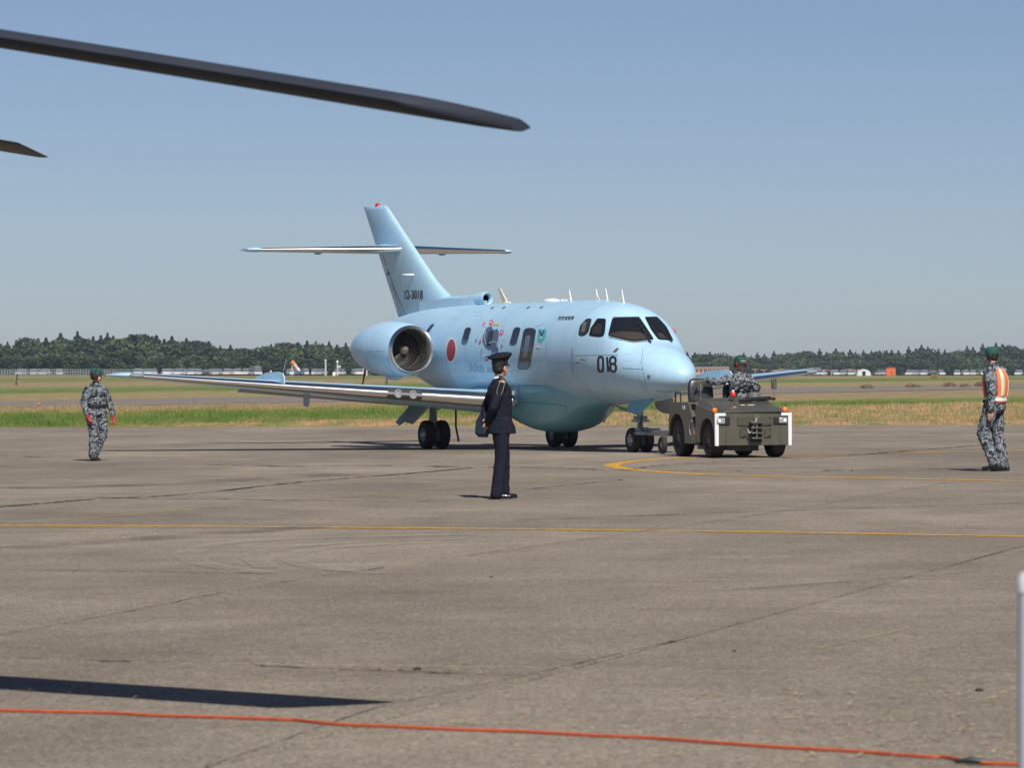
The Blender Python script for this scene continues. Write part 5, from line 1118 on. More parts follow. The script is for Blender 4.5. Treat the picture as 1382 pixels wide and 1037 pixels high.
# --- right ground crewman with orange vest
rp = gnd(1342, 636.5)
P = dict(pelvis=(-.01, 0, .94), chest=(-.03, 0, 1.25), neck=(.0, 0, 1.43), head=(.035, 0, 1.565), head_yaw=R(-2), head_pitch=R(2),
         sh_l=(.02, .175, 1.36), sh_r=(-.06, -.185, 1.36), el_l=(-.04, .245, 1.09), el_r=(.02, -.24, 1.10), wr_l=(-.03, .235, .84), wr_r=(.02, -.22, .86),
         hd_l=(.12, .02, -1), hn_l=(.2, -1, 0), hd_r=(.1, 0, -1), hn_r=(0, 1, 0), hip_l=(0, .095, .90), hip_r=(0, -.095, .90), kn_l=(.13, .115, .52), kn_r=(-.02, -.10, .49), an_l=(-.04, .11, .12), an_r=(-.10, -.10, .095), ft_l=(1, .05, -.1), ft_r=(1, -.05, 0), curl=.6)
f2 = dict(field); f2['bx'] = -.06
PR, J, hm, bd = make_person('person', 'crewman seen from behind in camouflage and orange reflective vest at right edge', (rp.x, rp.y, 0), R(157), 1.095, P, f2)
green_cap(PR, hm); ear_muffs(PR, hm, black, False)
k = 1.095
# vest: shell over the back and chest with stripes
def shell(nm, m, rg, parent, grow, z0, z1, ya=-9, yb=9, arc_=None, n=40, lean=(-.01, -.0)):
    vs = []; rows_ = 14; keep = []
    for i in range(rows_ + 1):
        z = z0 + (z1 - z0) * i / rows_; f_ = (z / k - .83) / (1.43 - .83); 
        tab = [(a, b_, c_) for a, b_, c_ in CR]; q = interp(tab, min(max(f_, 0), 1)); u_ = (z / k - .94) / (1.43 - .94); x0 = (-.01 + .01 * u_) * k - .06 * f_ * (1 - f_)
        for j in range(n):
            a = 2 * PI * j / n; e = .85; vs.append((x0 + (q[0] * k + grow) * math.copysign(abs(math.cos(a)) ** e, math.cos(a)), (q[1] * k * .93 + grow) * math.copysign(abs(math.sin(a)) ** e, math.sin(a)), z))
    fs = []
    for i in range(rows_):
        for j in range(n):
            a = 2 * PI * (j + .5) / n; fz = (i + .5) / rows_
            if arc_ and not arc_(math.degrees(a) % 360, fz): continue
            fs.append((i * n + j, i * n + (j + 1) % n, (i + 1) * n + (j + 1) % n, (i + 1) * n + j))
    o = MB().add(vs, fs).build(nm, m, parent, angle=70); s = o.modifiers.new('t', 'SOLIDIFY'); s.thickness = .006; return o
VE = bpy.data.objects.new('vest', None); C.objects.link(VE); VE.parent = PR
side_open = lambda a, f: not ((55 < a < 118 or 242 < a < 305) and f > .22)
shell('vest_shell', orange, None, VE, .016, .93 * k, 1.40 * k, arc_=side_open)
shell('waist_stripe', reflect, None, VE, .021, .955 * k, 1.005 * k)
shell('back_stripe', yellows, None, VE, .024, 1.01 * k, 1.40 * k, arc_=lambda a, f: 200 < a < 228 or 132 < a < 160)
shell('back_stripe', reflect, None, VE, .027, 1.01 * k, 1.40 * k, arc_=lambda a, f: 208 < a < 220 or 140 < a < 152)
t = MB(); rings(t, [(J['pelvis'].x, J['pelvis'].y, J['pelvis'].z + h, .168, .205) for h in (-.005, 0, .03, .035)], 28); t.build('belt', navy, PR)

# --- driver seated in the tractor
dy_, dx_ = -.325, 1.20; dw = TM @ Vector((dx_, dy_, 0)); yawd = PI / 2 + TT_TH + PI
P = dict(pelvis=(0, 0, 1.01), chest=(.03, 0, 1.28), neck=(.05, 0, 1.465), head=(.085, 0, 1.60), head_yaw=R(6), head_pitch=R(3),
         sh_l=(.03, .168, 1.372), sh_r=(.02, -.168, 1.372), el_l=(.15, .27, 1.17), el_r=(.02, -.40, 1.29), wr_l=(.36, .19, 1.13), wr_r=(.02, -.60, 1.335),
         hd_l=(.5, -.5, -.1), hn_l=(.2, 0, -1), hd_r=(.0, -1, -.05), hn_r=(0, .1, -1), hip_l=(.02, .10, .96), hip_r=(.02, -.10, .96), kn_l=(.40, .13, .93), kn_r=(.40, -.13, .93), an_l=(.48, .13, .72), an_r=(.46, -.13, .72), ft_l=(1, 0, 0), ft_r=(1, 0, 0), curl=.9)
f3 = dict(field); f3['hem'] = .95; f3['rings'] = [(0, .15, .19)] + CR[2:]
PD, J, hm, bd = make_person('person', 'driver in camouflage with green cap and earmuffs sitting on the tow tractor', (dw.x, dw.y, 0), yawd, 1.03, P, f3)
green_cap(PD, hm); ear_muffs(PD, hm, black, True, mat('muff_red', (.35, .03, .03), .5))
t = MB(); t.tube([(.105, .045, .055), (.112, 0, .058), (.105, -.045, .055)], .014, 6); t.v = [tuple(hm @ V(v)) for v in t.v]; t.build('goggles', mat('goggle_glass', (.35, .36, .36), .1), PD)
P2 = P; glove(PD, J, P, 1.03, 'r', -1, mat('tan_glove', (.10, .085, .06), .8)); glove(PD, J, P, 1.03, 'l', 1, black)
for s_ in (1, -1): b = MB(); b.box((.175, s_ * .09, 1.24), (.02, .12, .12), (0, .1, s_ * -.25)); b.build('chest_pocket', camo, PD, bevel=.006)

# ================================================================== HELICOPTER ROTOR (blade tips reach into the frame)
hub = Vector((-6.45, 21.35, 3.72)); RO = empty('helicopter_rotor', (hub.x, hub.y, 0), 0, 'dark grey drooping helicopter rotor blades reaching in overhead from the left', 'rotor')
bladem = mat('rotor_blade_grey', (.030, .036, .052), .72, spec=.25, var=.12, vscale=2); bladed = mat('rotor_blade_black', (.012, .012, .013), .55)
def blade(tip, m, chord=.56, flip=1, pitch=3.0, th=.125, cut=.17, ex=1.09):
    tip = Vector(tip) - Vector((hub.x, hub.y, 0)); h0 = Vector((0, 0, hub.z)); d = tip - h0; Lh = math.hypot(d.x, d.y); s = Vector((d.x, d.y, 0)).normalized(); c = Vector((-s.y, s.x, 0)) * flip
    rgs = []; n = 130
    for i in range(n + 1):
        f_ = .06 + .94 * i / n; z = h0.z + (tip.z - h0.z) * f_ ** ex; base = s * (Lh * f_); base.z = z
        ch = chord * (.35 if f_ < .1 else 1); off = 0; sweep = 0
        r_end = (1 - f_) * Lh
        if r_end < cut: sweep = .80 * chord * ((cut - r_end) / cut) ** (1.6 if cut < .3 else 1.0); ch = chord - sweep
        
        P_ = foil(ch, th * (chord / ch) ** (.75 if cut < .3 else 0.0), 10); pr = R(pitch); ring_ = []
        for (x, h) in P_ + [(x, -h) for x, h in P_[::-1][1:-1]]:
            xx = (x - chord * .25) + sweep; ring_.append(base + c * xx * math.cos(pr) + Vector((0, 0, h * 1.0 - xx * math.sin(pr))))
        rgs.append(ring_)
    o = MB().loft(rgs).build('rotor_blade', m, RO, angle=50); return o
blade((-.21, 16.58, 2.483), bladem, .64, flip=1, pitch=4.8)
blade((-2.93, 29.0, 2.965), bladed, .40, flip=1, pitch=.5, th=.08, cut=.9, ex=.45)
blade((-13.6, 26.5, 2.9), bladem, .56); blade((-9.5, 13.7, 2.8), bladem, .56)
b = MB(); b.lathe((0, 0, 3.4), (0, 0, 1), [(0, .12), (.15, .16), (.2, .38), (.36, .40), (.42, .2), (.5, .12), (.52, 0)], 24); b.build('rotor_hub', darkm, RO); MB().tube([(0, 0, 0), (0, 0, 3.45)], .1, 14).build('rotor_mast', darkm, RO)
for k_ in range(7): 
    f_ = k_ / 7; b = MB()
b = MB()
for k_ in range(5):
    t_ = .985 - .022 * k_; q = Vector((hub.x, hub.y, hub.z)).lerp(Vector((.07, 16.5, 2.42)), t_)
# ================================================================== FOREGROUND ROPE AND POST
rpts = [gnd(u, v) + Vector((0, 0, .010)) for u, v in ((-60, 961), (0, 962.5), (60, 964), (150, 966), (200, 969), (300, 972), (380, 975), (400, 975.5), (450, 981), (520, 984), (620, 988.5), (700, 991), (800, 996.5), (880, 1000), (960, 1006), (1050, 1012.5), (1150, 1018), (1240, 1025), (1275, 1026), (1300, 1031), (1330, 1034.5), (1382, 1036), (1450, 1039))]
o = MB().tube(catmull(rpts, 6), .0064, 10).build('rope', mat('orange_rope', (.50, .070, .014), .7, var=.15, vscale=40, bump=.5, bscale=300)); tag(o, 'thin bright orange rope lying across the tarmac in the foreground', 'rope')
c = gnd(1312, 1034); b = MB(); b.tube([c + Vector((-.06, .02, .012)), c + Vector((-.01, 0, .02)), c + Vector((.07, .0, .012))], [.007, .012, .008], 8); o = b.build('rope_shadow', black); tag(o, 'small black shape standing for shadow on the orange rope near the right corner', 'clip')  # black tube modelled in place of the shadow at the rope
pc = atY(1388.5, 1037, 9.0); PS = empty('post', (pc.x, 9.0, 0), 0, 'pale grey barrier post standing out of focus at right edge', 'post')
pz = atY(1380, 778, 9.0).z; MB().lathe((0, 0, 0), (.003, 0, 1), [(0, .027), (pz - .03, .0235)], 20).build('post_tube', mat('post_grey', (.42, .45, .50), .5), PS); MB().lathe((.003, 0, pz - .035), (.003, 0, 1), [(0, .026), (.03, .026), (.042, .018), (.045, 0)], 20).build('post_cap', mat('post_cap_pale', (.58, .60, .63), .5), PS)
MB().lathe((0, 0, 0), (0, 0, 1), [(0, .15), (.02, .15), (.05, .05), (.07, .03)], 24, True).build('post_base', black, PS)
# ------------------------------------------------------------------ small litter on the slabs
def litter(name, N, area, m, sz, label, seed, thick=.004):
    rg = random.Random(seed); b = MB()
    for _ in range(N):
        u, v = area(rg); p = gnd(u, v); a = rg.gauss(0, .5) if sz[1] < .3 else rg.random() * 6.3; l = sz[0] * (.4 + rg.random()); d = Vector((math.cos(a), math.sin(a), 0)); n_ = Vector((-d.y, d.x, 0)) * l * sz[1]; z = Vector((0, 0, .009 + rg.random() * thick)); mid = p + d * l * .5 + n_ * rg.uniform(-2, 2)
        b.add([p - n_ + z, p + n_ + z, mid + n_ + z * 1.6, mid - n_ + z * 1.6, p + d * l + n_ * .4 + z, p + d * l - n_ * .4 + z], [(0, 1, 2, 3), (3, 2, 4, 5)])
    o = b.build(name, m); tag(o, label, 'straw', kind='stuff')
straw = mat('dry_straw', (.42, .32, .17), .8, var=.3, vscale=3); clod = mat('dark_clod', (.03, .025, .02), .9)
spots = [(480, 903), (600, 908), (640, 910), (1240, 928), (1235, 932), (620, 979), (640, 978), (950, 970), (948, 940), (895, 1023), (1080, 1030), (1200, 975), (1290, 990), (390, 897), (330, 893), (250, 891), (850, 825), (510, 822)]
def near_spots(rg): s_ = rg.choice(spots); return (s_[0] + rg.gauss(0, 14), s_[1] + rg.gauss(0, 1.6))
litter('straw', 260, near_spots, straw, (.05, .05), 'dry straw wisps caught along the apron joints', 3)
litter('straw', 520, lambda rg: (rg.uniform(-50, 1430), 620 + 417 * rg.random() ** .6), straw, (.04, .06), 'loose straw bits scattered over the tarmac', 4)
litter('leaf_litter', 60, lambda rg: (rg.uniform(1040, 1370), rg.uniform(930, 1030)), straw, (.05, .15), 'dry straw flecks in the near right corner of the apron', 6)
for i, (u, v, s_) in enumerate(((563, 905.5, .022), (512, 906, .011), (540, 906, .010), (1322, 934, .020), (991, 880, .009), (663, 780, .012), (1150, 636, .018))):
    p = gnd(u, v); b = MB(); b.ell(p + Vector((0, 0, s_ * .3)), (s_, s_ * .8, s_ * .45), nu=9, nv=6); b.v = [tuple(Vector(q) + Vector([random.uniform(-.15, .15) * s_ for _ in range(3)])) for q in b.v]
    lab = ['largest dark clod on the near crack left of centre', 'tiny dark clod left of the largest clod', 'small dark clod just left of the largest clod', 'dark flat clod near the right edge foreground', 'tiny dark pebble on the open tarmac right of centre', 'small pebble below the standing officer', 'small dark pebble beside the yellow loop line'][i]
    tag(b.build('clod', clod), lab, 'clod')
# ================================================================== FAR FIELD
def base_v(u): return 505.4 + 5.2 * (u / 1382) if u > 0 else 505.4
def far(u, Y, dz=0): 
    a, b = unroll(u, 505); X = a * Y / FPX; return Vector((X, Y, terr(X, Y) + dz))
# --- trees
leafA = mat('leaf_dark_green', (.034, .066, .024), .8, var=.35, vscale=.35, objvar=.3); leafB = mat('leaf_olive_green', (.052, .086, .030), .8, var=.35, vscale=.35, objvar=.25); leafC = mat('leaf_cedar', (.028, .056, .026), .85, var=.3, vscale=.4, objvar=.25); leafD = mat('leaf_brown_green', (.085, .078, .045), .8, var=.3, vscale=.4, objvar=.2)
bark = mat('bark', (.07, .055, .04), .9, var=.3, vscale=2)
def crown_mesh(kind, m, seed):
    rg = np.random.default_rng(seed); N = 1500; P_ = []
    if kind == 'conifer':
        h = rg.random(N) ** .8; r_ = (1 - h) ** .85 * .34 * (.75 + .35 * np.sin(h * 40)) * (.6 + .5 * rg.random(N)); a = rg.random(N) * 2 * np.pi
        pts = np.stack([r_ * np.cos(a), r_ * np.sin(a), .18 + .82 * h], 1); sz = .016 + .046 * (1 - h)
    else:
        lob = [((rg.random() - .5) * .36, (rg.random() - .5) * .36, .42 + rg.random() * .38, .16 + rg.random() * .12) for _ in range(9)] + [(0, 0, .3, .26)]
        k_ = rg.integers(0, len(lob), N); L_ = np.array(lob)[k_]; d = rg.normal(size=(N, 3)); d /= np.linalg.norm(d, axis=1)[:, None]; rr = L_[:, 3] * (.72 + .35 * rg.random(N))
        pts = L_[:, :3] + d * rr[:, None] * np.array([1, 1, .8]); pts[:, 2] = np.clip(pts[:, 2], .06, 1); sz = np.full(N, .042) * (.6 + .8 * rg.random(N))
    a1 = rg.normal(size=(N, 3)); a1 /= np.linalg.norm(a1, axis=1)[:, None]; a2 = np.cross(a1, rg.normal(size=(N, 3))); a2 /= np.linalg.norm(a2, axis=1)[:, None]; s_ = np.asarray(sz)[:, None]
    V4 = np.stack([pts - a1 * s_, pts + a2 * s_ * .8, pts + a1 * s_, pts - a2 * s_ * .8], 1).reshape(-1, 3)
    me = bpy.data.meshes.new('crown'); me.vertices.add(4 * N); me.vertices.foreach_set('co', V4.reshape(-1)); me.loops.add(4 * N); me.loops.foreach_set('vertex_index', np.arange(4 * N, dtype=np.int32)); me.polygons.add(N); me.polygons.foreach_set('loop_start', np.arange(0, 4 * N, 4, dtype=np.int32)); me.materials.append(m); me.update(); return me
protos = []
for i in range(5): protos.append(('broadleaf_tree', crown_mesh('b', (leafA, leafB, leafA, leafA, leafB)[i], 20 + i)))
for i in range(3): protos.append(('cedar_tree', crown_mesh('conifer', leafC, 40 + i)))
tk = MB(); tk.tube([(0, 0, -.03), (.01, 0, .3), (-.01, .01, .6), (0, 0, .8)], [.03, .022, .014, .006], 7)
for q in range(4): a = q * 1.7; tk.tube([(0, 0, .3 + .1 * q), (.14 * math.cos(a), .14 * math.sin(a), .45 + .1 * q)], [.012, .004], 5)
tko = tk.build('trunk', bark); tkm = tko.data; bpy.data.objects.remove(tko)
SKY = [(-90, 460), (0, 457), (20, 453), (60, 453), (100, 447), (140, 446), (190, 448), (240, 455), (290, 459), (322, 468), (335, 463), (380, 460), (430, 457), (475, 463), (560, 465), (650, 470), (800, 478), (905, 480), (918, 476), (945, 474), (968, 475), (980, 480), (1015, 478), (1060, 474), (1110, 473), (1160, 473), (1200, 471), (1235, 466), (1255, 471), (1290, 470), (1325, 467), (1345, 462), (1382, 469), (1480, 466)]
def skyv(u):
    for (a, b), (c, d) in zip(SKY, SKY[1:]):
        if u <= c: return b + (d - b) * (u - a) / (c - a)
    return SKY[-1][1]
nt_ = 0
TL = {('broadleaf_tree', 0): ('round crowned broadleaf tree in the wood beyond the parked cars at left', 'broadleaf trees of the left wood'), ('cedar_tree', 0): ('dark pointed cedar on the skyline of the wood at left', 'cedars of the left wood'),
      ('broadleaf_tree', 1): ('round crowned broadleaf tree in the distant wood at right of the jet', 'broadleaf trees of the right wood'), ('cedar_tree', 1): ('dark pointed cedar on the distant skyline right of the jet', 'cedars of the right wood')}
def put_tree(u, Y, hpx, kind=None, wf=1.0):
    global nt_
    nt_ += 1; rg = random; pr = protos[kind if kind is not None else rg.randrange(5)]; right = 1 if u > 700 else 0
    h = hpx * Y / FPX; p = far(u, Y, -.2); lab, grp = TL[(pr[0], right)]
    zone = [z for a, z in ((90, 'at the far left edge above the fence'), (180, 'above the left crewman'), (260, 'above the start of the parked car rows'), (345, 'above the wing left of the skyline dip'), (440, 'above the windsock'), (600, 'just left of the engine pod'), (700, 'hidden close behind the jet'), (985, 'above the pink building by the jet nose'), (1090, 'above the wingtip right of the driver'), (1190, 'above the approach light masts'), (1290, 'above the orange marker'), (2000, 'around the crewman in the orange vest')) if u < a][0]
    row = 'skyline row' if hpx > .88 * (base_v(u) - skyv(u)) else ('middle row' if hpx > .62 * (base_v(u) - skyv(u)) else 'front row')
    kd = 'dark pointed cedar' if pr[0] == 'cedar_tree' else 'round crowned broadleaf tree'
    lab = f'{kd}, {row}, {zone}'; grp = lab.replace('tree,', 'trees,').replace('cedar,', 'cedars,')
    r_ = bpy.data.objects.new(pr[0], None); C.objects.link(r_); r_.location = p; r_.scale = (h * wf, h * wf, h); r_.rotation_euler = (0, 0, rg.random() * 6.3); tag(r_, lab, 'tree', grp)
    for nm, me in (('crown', pr[1]), ('trunk', tkm)): o = bpy.data.objects.new(nm, me); C.objects.link(o); o.parent = r_
rs = random.Random(11); random.seed(11)
u = -60
while u < 1440:
    hid = 690 < u < 850
    Yb = 1380 if u < 700 else 1900; bv = base_v(u); sv = skyv(u)
    if not hid:
        put_tree(u, Yb, (bv - sv) * rs.uniform(.90, 1.05), rs.choice([5, 6, 7, 5, 6, 0, 2]), rs.uniform(.9, 1.35) )
        put_tree(u + rs.uniform(7, 12), Yb - 30, (bv - sv) * rs.uniform(.86, .98), rs.choice([5, 6, 7]), rs.uniform(1.0, 1.4))
        put_tree(u + rs.uniform(4, 10), Yb - 70, (bv - sv) * rs.uniform(.80, .96), rs.choice([0, 1, 2, 3, 4]), rs.uniform(1.0, 1.4))
        put_tree(u + rs.uniform(-6, 6), Yb - 150, (bv - sv) * rs.uniform(.48, .70), rs.choice([0, 1, 2, 3, 4]), rs.uniform(1.1, 1.7))
    u += rs.uniform(17, 23) if not hid else 25
u = -60
while u < 1440:
    if not 560 < u < 930: put_tree(u, 1180 if u < 700 else 1650, rs.uniform(12, 22) if u > 160 else rs.uniform(20, 38), rs.choice([0, 1, 2, 0, 2]), rs.uniform(1.4, 2.0))
    u += 26
# undergrowth that closes the foot of the wood
rg = np.random.default_rng(5)
def scrub(u0, u1, Y, hpx, N, m, name, label):
    uu = u0 + (u1 - u0) * rg.random(N); yy = Y + rg.random(N) * 60; X = np.array([unroll(a, 505)[0] for a in uu]) * yy / FPX; hh = hpx * Y / FPX * (0.6 + .5 * np.array([noise.noise(Vector((x * .06, 0, 1))) for x in X])); z = np.array([terr(a, b) for a, b in zip(X, yy)]) + hh * rg.random(N)
    pts = np.stack([X, yy, z], 1); a1 = rg.normal(size=(N, 3)); a1 /= np.linalg.norm(a1, axis=1)[:, None]; a2 = np.cross(a1, rg.normal(size=(N, 3))); a2 /= np.linalg.norm(a2, axis=1)[:, None]; s_ = .65
    V4 = np.stack([pts - a1 * s_, pts + a2 * s_, pts + a1 * s_, pts - a2 * s_], 1).reshape(-1, 3); me = bpy.data.meshes.new(name); me.vertices.add(4 * N); me.vertices.foreach_set('co', V4.reshape(-1)); me.loops.add(4 * N); me.loops.foreach_set('vertex_index', np.arange(4 * N, dtype=np.int32)); me.polygons.add(N); me.polygons.foreach_set('loop_start', np.arange(0, 4 * N, 4, dtype=np.int32)); me.materials.append(m); me.update()
    o = bpy.data.objects.new(name, me); C.objects.link(o); tag(o, label, 'undergrowth', kind='stuff')
scrub(-80, 720, 1300, 40, 26000, leafA, 'undergrowth', 'dense dark undergrowth filling the left wood'); scrub(690, 1460, 1800, 30, 26000, leafA, 'undergrowth', 'dense dark undergrowth filling the right wood')
# --- parked cars far away
def car_mesh(col, van=False):
    b = MB(); L_, W_, H_ = (4.4, 1.7, 1.5) if not van else (4.7, 1.75, 2.0); cm = mat('car_paint_' + col[0], col[1], .3, coat=.6)
    b.use(cm); b.loft([[(x, s * w_ / 2, z) for s, z in ((-1, .3), (-1, .62), (-.93, hh), (.93, hh), (1, .62), (1, .3))] for x, w_, hh in ((-L_ / 2, W_ * .9, .68), (-L_ / 2 + .25, W_, .82), (L_ / 2 - .2, W_, .88), (L_ / 2, W_ * .92, .75))])
    r0, r1 = (-.9, 1.9) if not van else (-1.7, 2.2)
    b.use(mat('car_glass', (.10, .12, .14), .15)); b.loft([[(r0 - .5, -W_ * .44, .84), (r0 - .5, W_ * .44, .84), (r1 + .15, W_ * .44, .86), (r1 + .15, -W_ * .44, .86)], [(r0, -W_ * .38, H_ - .06), (r0, W_ * .38, H_ - .06), (r1 - .3, W_ * .38, H_ - .06), (r1 - .3, -W_ * .38, H_ - .06)]])
    b.use(cm); b.box(((r0 + r1 - .3) / 2, 0, H_ - .035), (r1 - .3 - r0 + .06, W_ * .78, .06)); b.box(((r0 + r1) / 2, W_ * .42, 1.1), (.12, .04, .55)); b.box(((r0 + r1) / 2, -W_ * .42, 1.1), (.12, .04, .55))
    b.use(rubber); [b.lathe((x, s * (W_ / 2 - .1), .31), (0, 1, 0), [(-.1, 0), (-.1, .31), (.1, .31), (.1, 0)], 14) for x in (-1.35, 1.35) for s in (1, -1)]
    o = b.build('parked_car', None, None); me = o.data; bpy.data.objects.remove(o); return me
CC = [('white', (.60, .61, .62)), ('silver', (.38, .40, .42)), ('dark', (.05, .055, .07)), ('blue', (.08, .14, .25))]
cms = [car_mesh(c) for c in CC] + [car_mesh(CC[0], True), car_mesh(('pearl', (.52, .50, .47)))]
cu_ = []
for u_ in (186, 199, 208, 222, 229, 243, 260, 268, 287, 295, 306, 322, 334, 343): cu_.append((u_ + rs.uniform(-2, 2), 1000 + rs.uniform(-14, 14), rs.choice([0, 0, 0, 4, 1, 0, 5])))
for u_ in (193, 236, 253, 279, 313): cu_.append((u_ + rs.uniform(-4, 4), 1040, rs.choice([0, 0, 2, 1, 0])))
cu_ += [(393, 1010, 0), (402, 1010, 3), (412, 1015, 0), (425, 1010, 5), (428, 1040, 0), (433, 1005, 1), (458, 1020, 0), (481, 1015, 5), (486, 1000, 0), (520, 1020, 1)]
cu_ += [(29, 1045, 5), (49, 1045, 5), (61, 1045, 5), (80, 1045, 5)]
cu_ += [(1098, 1200, 4), (1107, 1200, 0), (1127, 1200, 0), (1138, 1200, 1), (1150, 1200, 0), (1190, 1200, 1), (1228, 1200, 0), (1238, 1200, 1), (1248, 1200, 0), (1259, 1200, 2), (1268, 1200, 0), (1292, 1200, 0), (1303, 1200, 0), (1313, 1200, 5), (1324, 1200, 0), (1333, 1205, 0), (1375, 1200, 0), (1047, 1220, 0), (1062, 1220, 1), (1078, 1220, 0)]
cn = ['white', 'silver', 'dark', 'blue', 'white boxy', 'cream white']
for u, Y, c in cu_:
    o = bpy.data.objects.new('parked_car', cms[c]); C.objects.link(o); o.location = far(u, Y); o.scale = (1.08,) * 3; o.rotation_euler = (0, 0, PI / 2 * rs.choice([1, 1, -1]) + rs.uniform(-.35, .35) if u < 700 else rs.choice([PI / 2, PI / 2, PI / 2, .9]) + rs.uniform(-.3, .3)); side_ = 'left of the jet' if u < 700 else 'right of the jet'
    if 20 < u < 90: side_ = 'behind the far left fence'
    tag(o, f'{cn[c]} car parked in the far row {side_}', 'car', f'{cn[c]} cars in the far row {side_}')
# --- fence
FE = empty('fence', far(60, 1000), 0, 'long pale chain link fence with many posts before the left wood', 'fence'); fpo = mat('fence_post_grey', (.26, .31, .30), .6)
o0 = FE.location; pme = None
for k_ in range(64):
    u = -40 + k_ * 3.55; p = far(u, 1000) - o0
    b = MB(); b.tube([(0, 0, 0), (0, 0, 1.5)], .07, 6)
    if pme is None: o = b.build('fence_post', fpo, FE); pme = o.data
    else: o = bpy.data.objects.new('fence_post', pme); C.objects.link(o); o.parent = FE
    o.location = p
for zz in (.15, .8, 1.45):
    b = MB(); b.tube([far(-40, 1000) - o0 + Vector((0, 0, zz)), far(184, 1000) - o0 + Vector((0, 0, zz))], .04, 5); b.build('fence_rail', fpo, FE)
b = MB(); a_, c_ = far(-40, 1000) - o0, far(184, 1000) - o0; n = 150
for k_ in range(n): p = a_.lerp(c_, k_ / n); b.add([p + Vector((0, .02, .05)), p + Vector((.06, .02, .05)), p + Vector((.06, .02, 1.4)), p + Vector((0, .02, 1.4))], [(0, 1, 2, 3)])
o = b.build('fence_mesh', mat('fence_mesh_grey', (.15, .19, .18), .7), FE, smooth=False); o['kind'] = 'stuff'
# --- masts, windsock
def mast(u, v0, v1, r_, Y, m, lab, cat='pole', head_=None):
    g = empty('pole' if cat == 'pole' else 'light_mast', far(u, Y), 0, lab, cat); h = atY(u, v0, Y).z - g.location.z
    MB().tube([(0, 0, 0), (0, 0, h)], [r_ * 1.2, r_], 8).build('shaft', m, g)
    if head_: head_(g, h)
    return g
pg = mat('mast_grey', (.48, .50, .50), .6)
mast(439.5, 486, 506, .18, 980, pg, 'tall pale grey pole standing before the wood, right of the windsock', head_=lambda g, h: MB().box((0, 0, h), (.5, .4, .25)).build('pole_head', pg, g))
mast(455.5, 488, 506, .14, 980, pg, 'slender grey pole with small boxes, second to the right of the windsock', head_=lambda g, h: (MB().box((.3, 0, h - 1.2), (.9, .3, .5)).build('box', pg, g), MB().box((0, 0, h), (.4, .3, .4)).build('pole_head', white, g)))
mast(450.7, 503, 507, .3, 975, white, 'short white marker post between the two grey poles')
mast(491, 497, 506, .16, 1000, pg, 'leftmost short post under the engine pod'); mast(495, 498, 506, .16, 1000, pg, 'second short post under the engine pod')
mast(365.5, 500, 506, .15, 990, white, 'small white post left of the windsock')
g = empty('antenna_pole', far(381, 950), 0, 'thin leaning whip mast left of the windsock', 'mast'); MB().tube([(0, 0, 0), (.9, 0, 3.6)], [.04, .03], 6).build('whip', pg, g)
WS = empty('windsock', far(398, 940), 0, 'orange and white windsock hanging from its mast beyond the wing', 'windsock'); zt = atY(394, 488, 940).z - WS.location.z
MB().tube([(-.6, 0, 0), (-.6, 0, zt + .2)], .07, 8).build('mast', white, WS)
pts = [(-.7, 0, zt), (-.1, 0, zt - .75), (.5, 0, zt - 1.5), (1.05, 0, zt - 2.1)]; rr_ = [.52, .46, .36, .25]
for i in range(3): MB().tube([pts[i], pts[i + 1]], [rr_[i], rr_[i + 1]], 14, cap=False).build('sock_band', [mat('sock_orange', (.58, .22, .09), .8), mat('sock_pale', (.60, .42, .30), .8), white][i], WS)
# --- approach light masts right of the jet
lr = mat('light_head_red', (.50, .16, .09), .5)
for i, u in enumerate((1019, 1031, 1048, 1056, 1067, 1082, 1091, 1113, 1122, 1146, 1158)):
    v0 = 499 + (i % 3) * .8
    def hd(g, h):
        MB().box((0, 0, h), (1.6, .1, .1)).build('cross_arm', pg, g)
        for q in (-.7, 0, .7): MB().lathe((q, 0, h), (0, 0, 1), [(0, .12), (.25, .16), (.28, 0)], 8, True).build('lamp', lr, g)
    g = mast(u, v0, 508, .05, 1100, pg, 'slim approach light mast with three small orange lamps in the far row', 'light mast', hd); g['group'] = 'approach light masts right of the tractor'
# --- orange marker box, white vault, pink building
p = atY(1202.5, 512, 1000); p.z = terr(p.x, 1000); g = empty('marker_board', p, 0, 'bright orange square marker building standing far off in the field at right', 'marker'); sc = 1000 / FPX
MB().box((0, .7, 10.5 * sc / 2), (12.5 * sc, 1.4, 10.8 * sc)).build('panel', mat('marker_orange', (.62, .12, .03), .7), g, bevel=.03); MB().box((0, .7, 11 * sc), (12.9 * sc, 1.6, .12)).build('top_rail', mat('marker_orange_dark', (.42, .09, .03), .7), g); MB().box((.2, -.02, .6), (.5, .03, 1.1)).build('door', mat('marker_orange_dark', (.42, .09, .03), .7), g)
p = far(1166, 1150); g = empty('storage_dome', p, 0, 'white arched storage tent behind the far parked cars, left of the orange marker', 'tent')
MB().loft([[(1.9 * math.cos(q), y, 1.75 * math.sin(q) ** .8 if math.sin(q) > 0 else 0) for q in [PI * k_ / 12 for k_ in range(13)]] for y in (0, 5)]).build('cover', mat('tent_white', (.62, .63, .62), .7), g); MB().box((0, -.03, .6), (.9, .05, 1.2)).build('door', darkm, g)
bp = far(961, 1150); BL = empty('building', bp, 0, 'long low pink building with two rows of windows between jet nose and driver', 'building'); bs = 1150 / FPX; pk = mat('pink_render', (.46, .27, .225), .85, var=.06, vscale=.5); z1 = atY(960, 496.5, 1150).z - bp.z
MB().box((0, 4, z1 / 2 - .5), (46 * bs, 8, z1 + 1.0)).build('wall', pk, BL); MB().box((0, 3.95, z1 + .05), (46.6 * bs, 8.4, .22)).build('roof', mat('roof_pale', (.50, .34, .30), .8), BL)
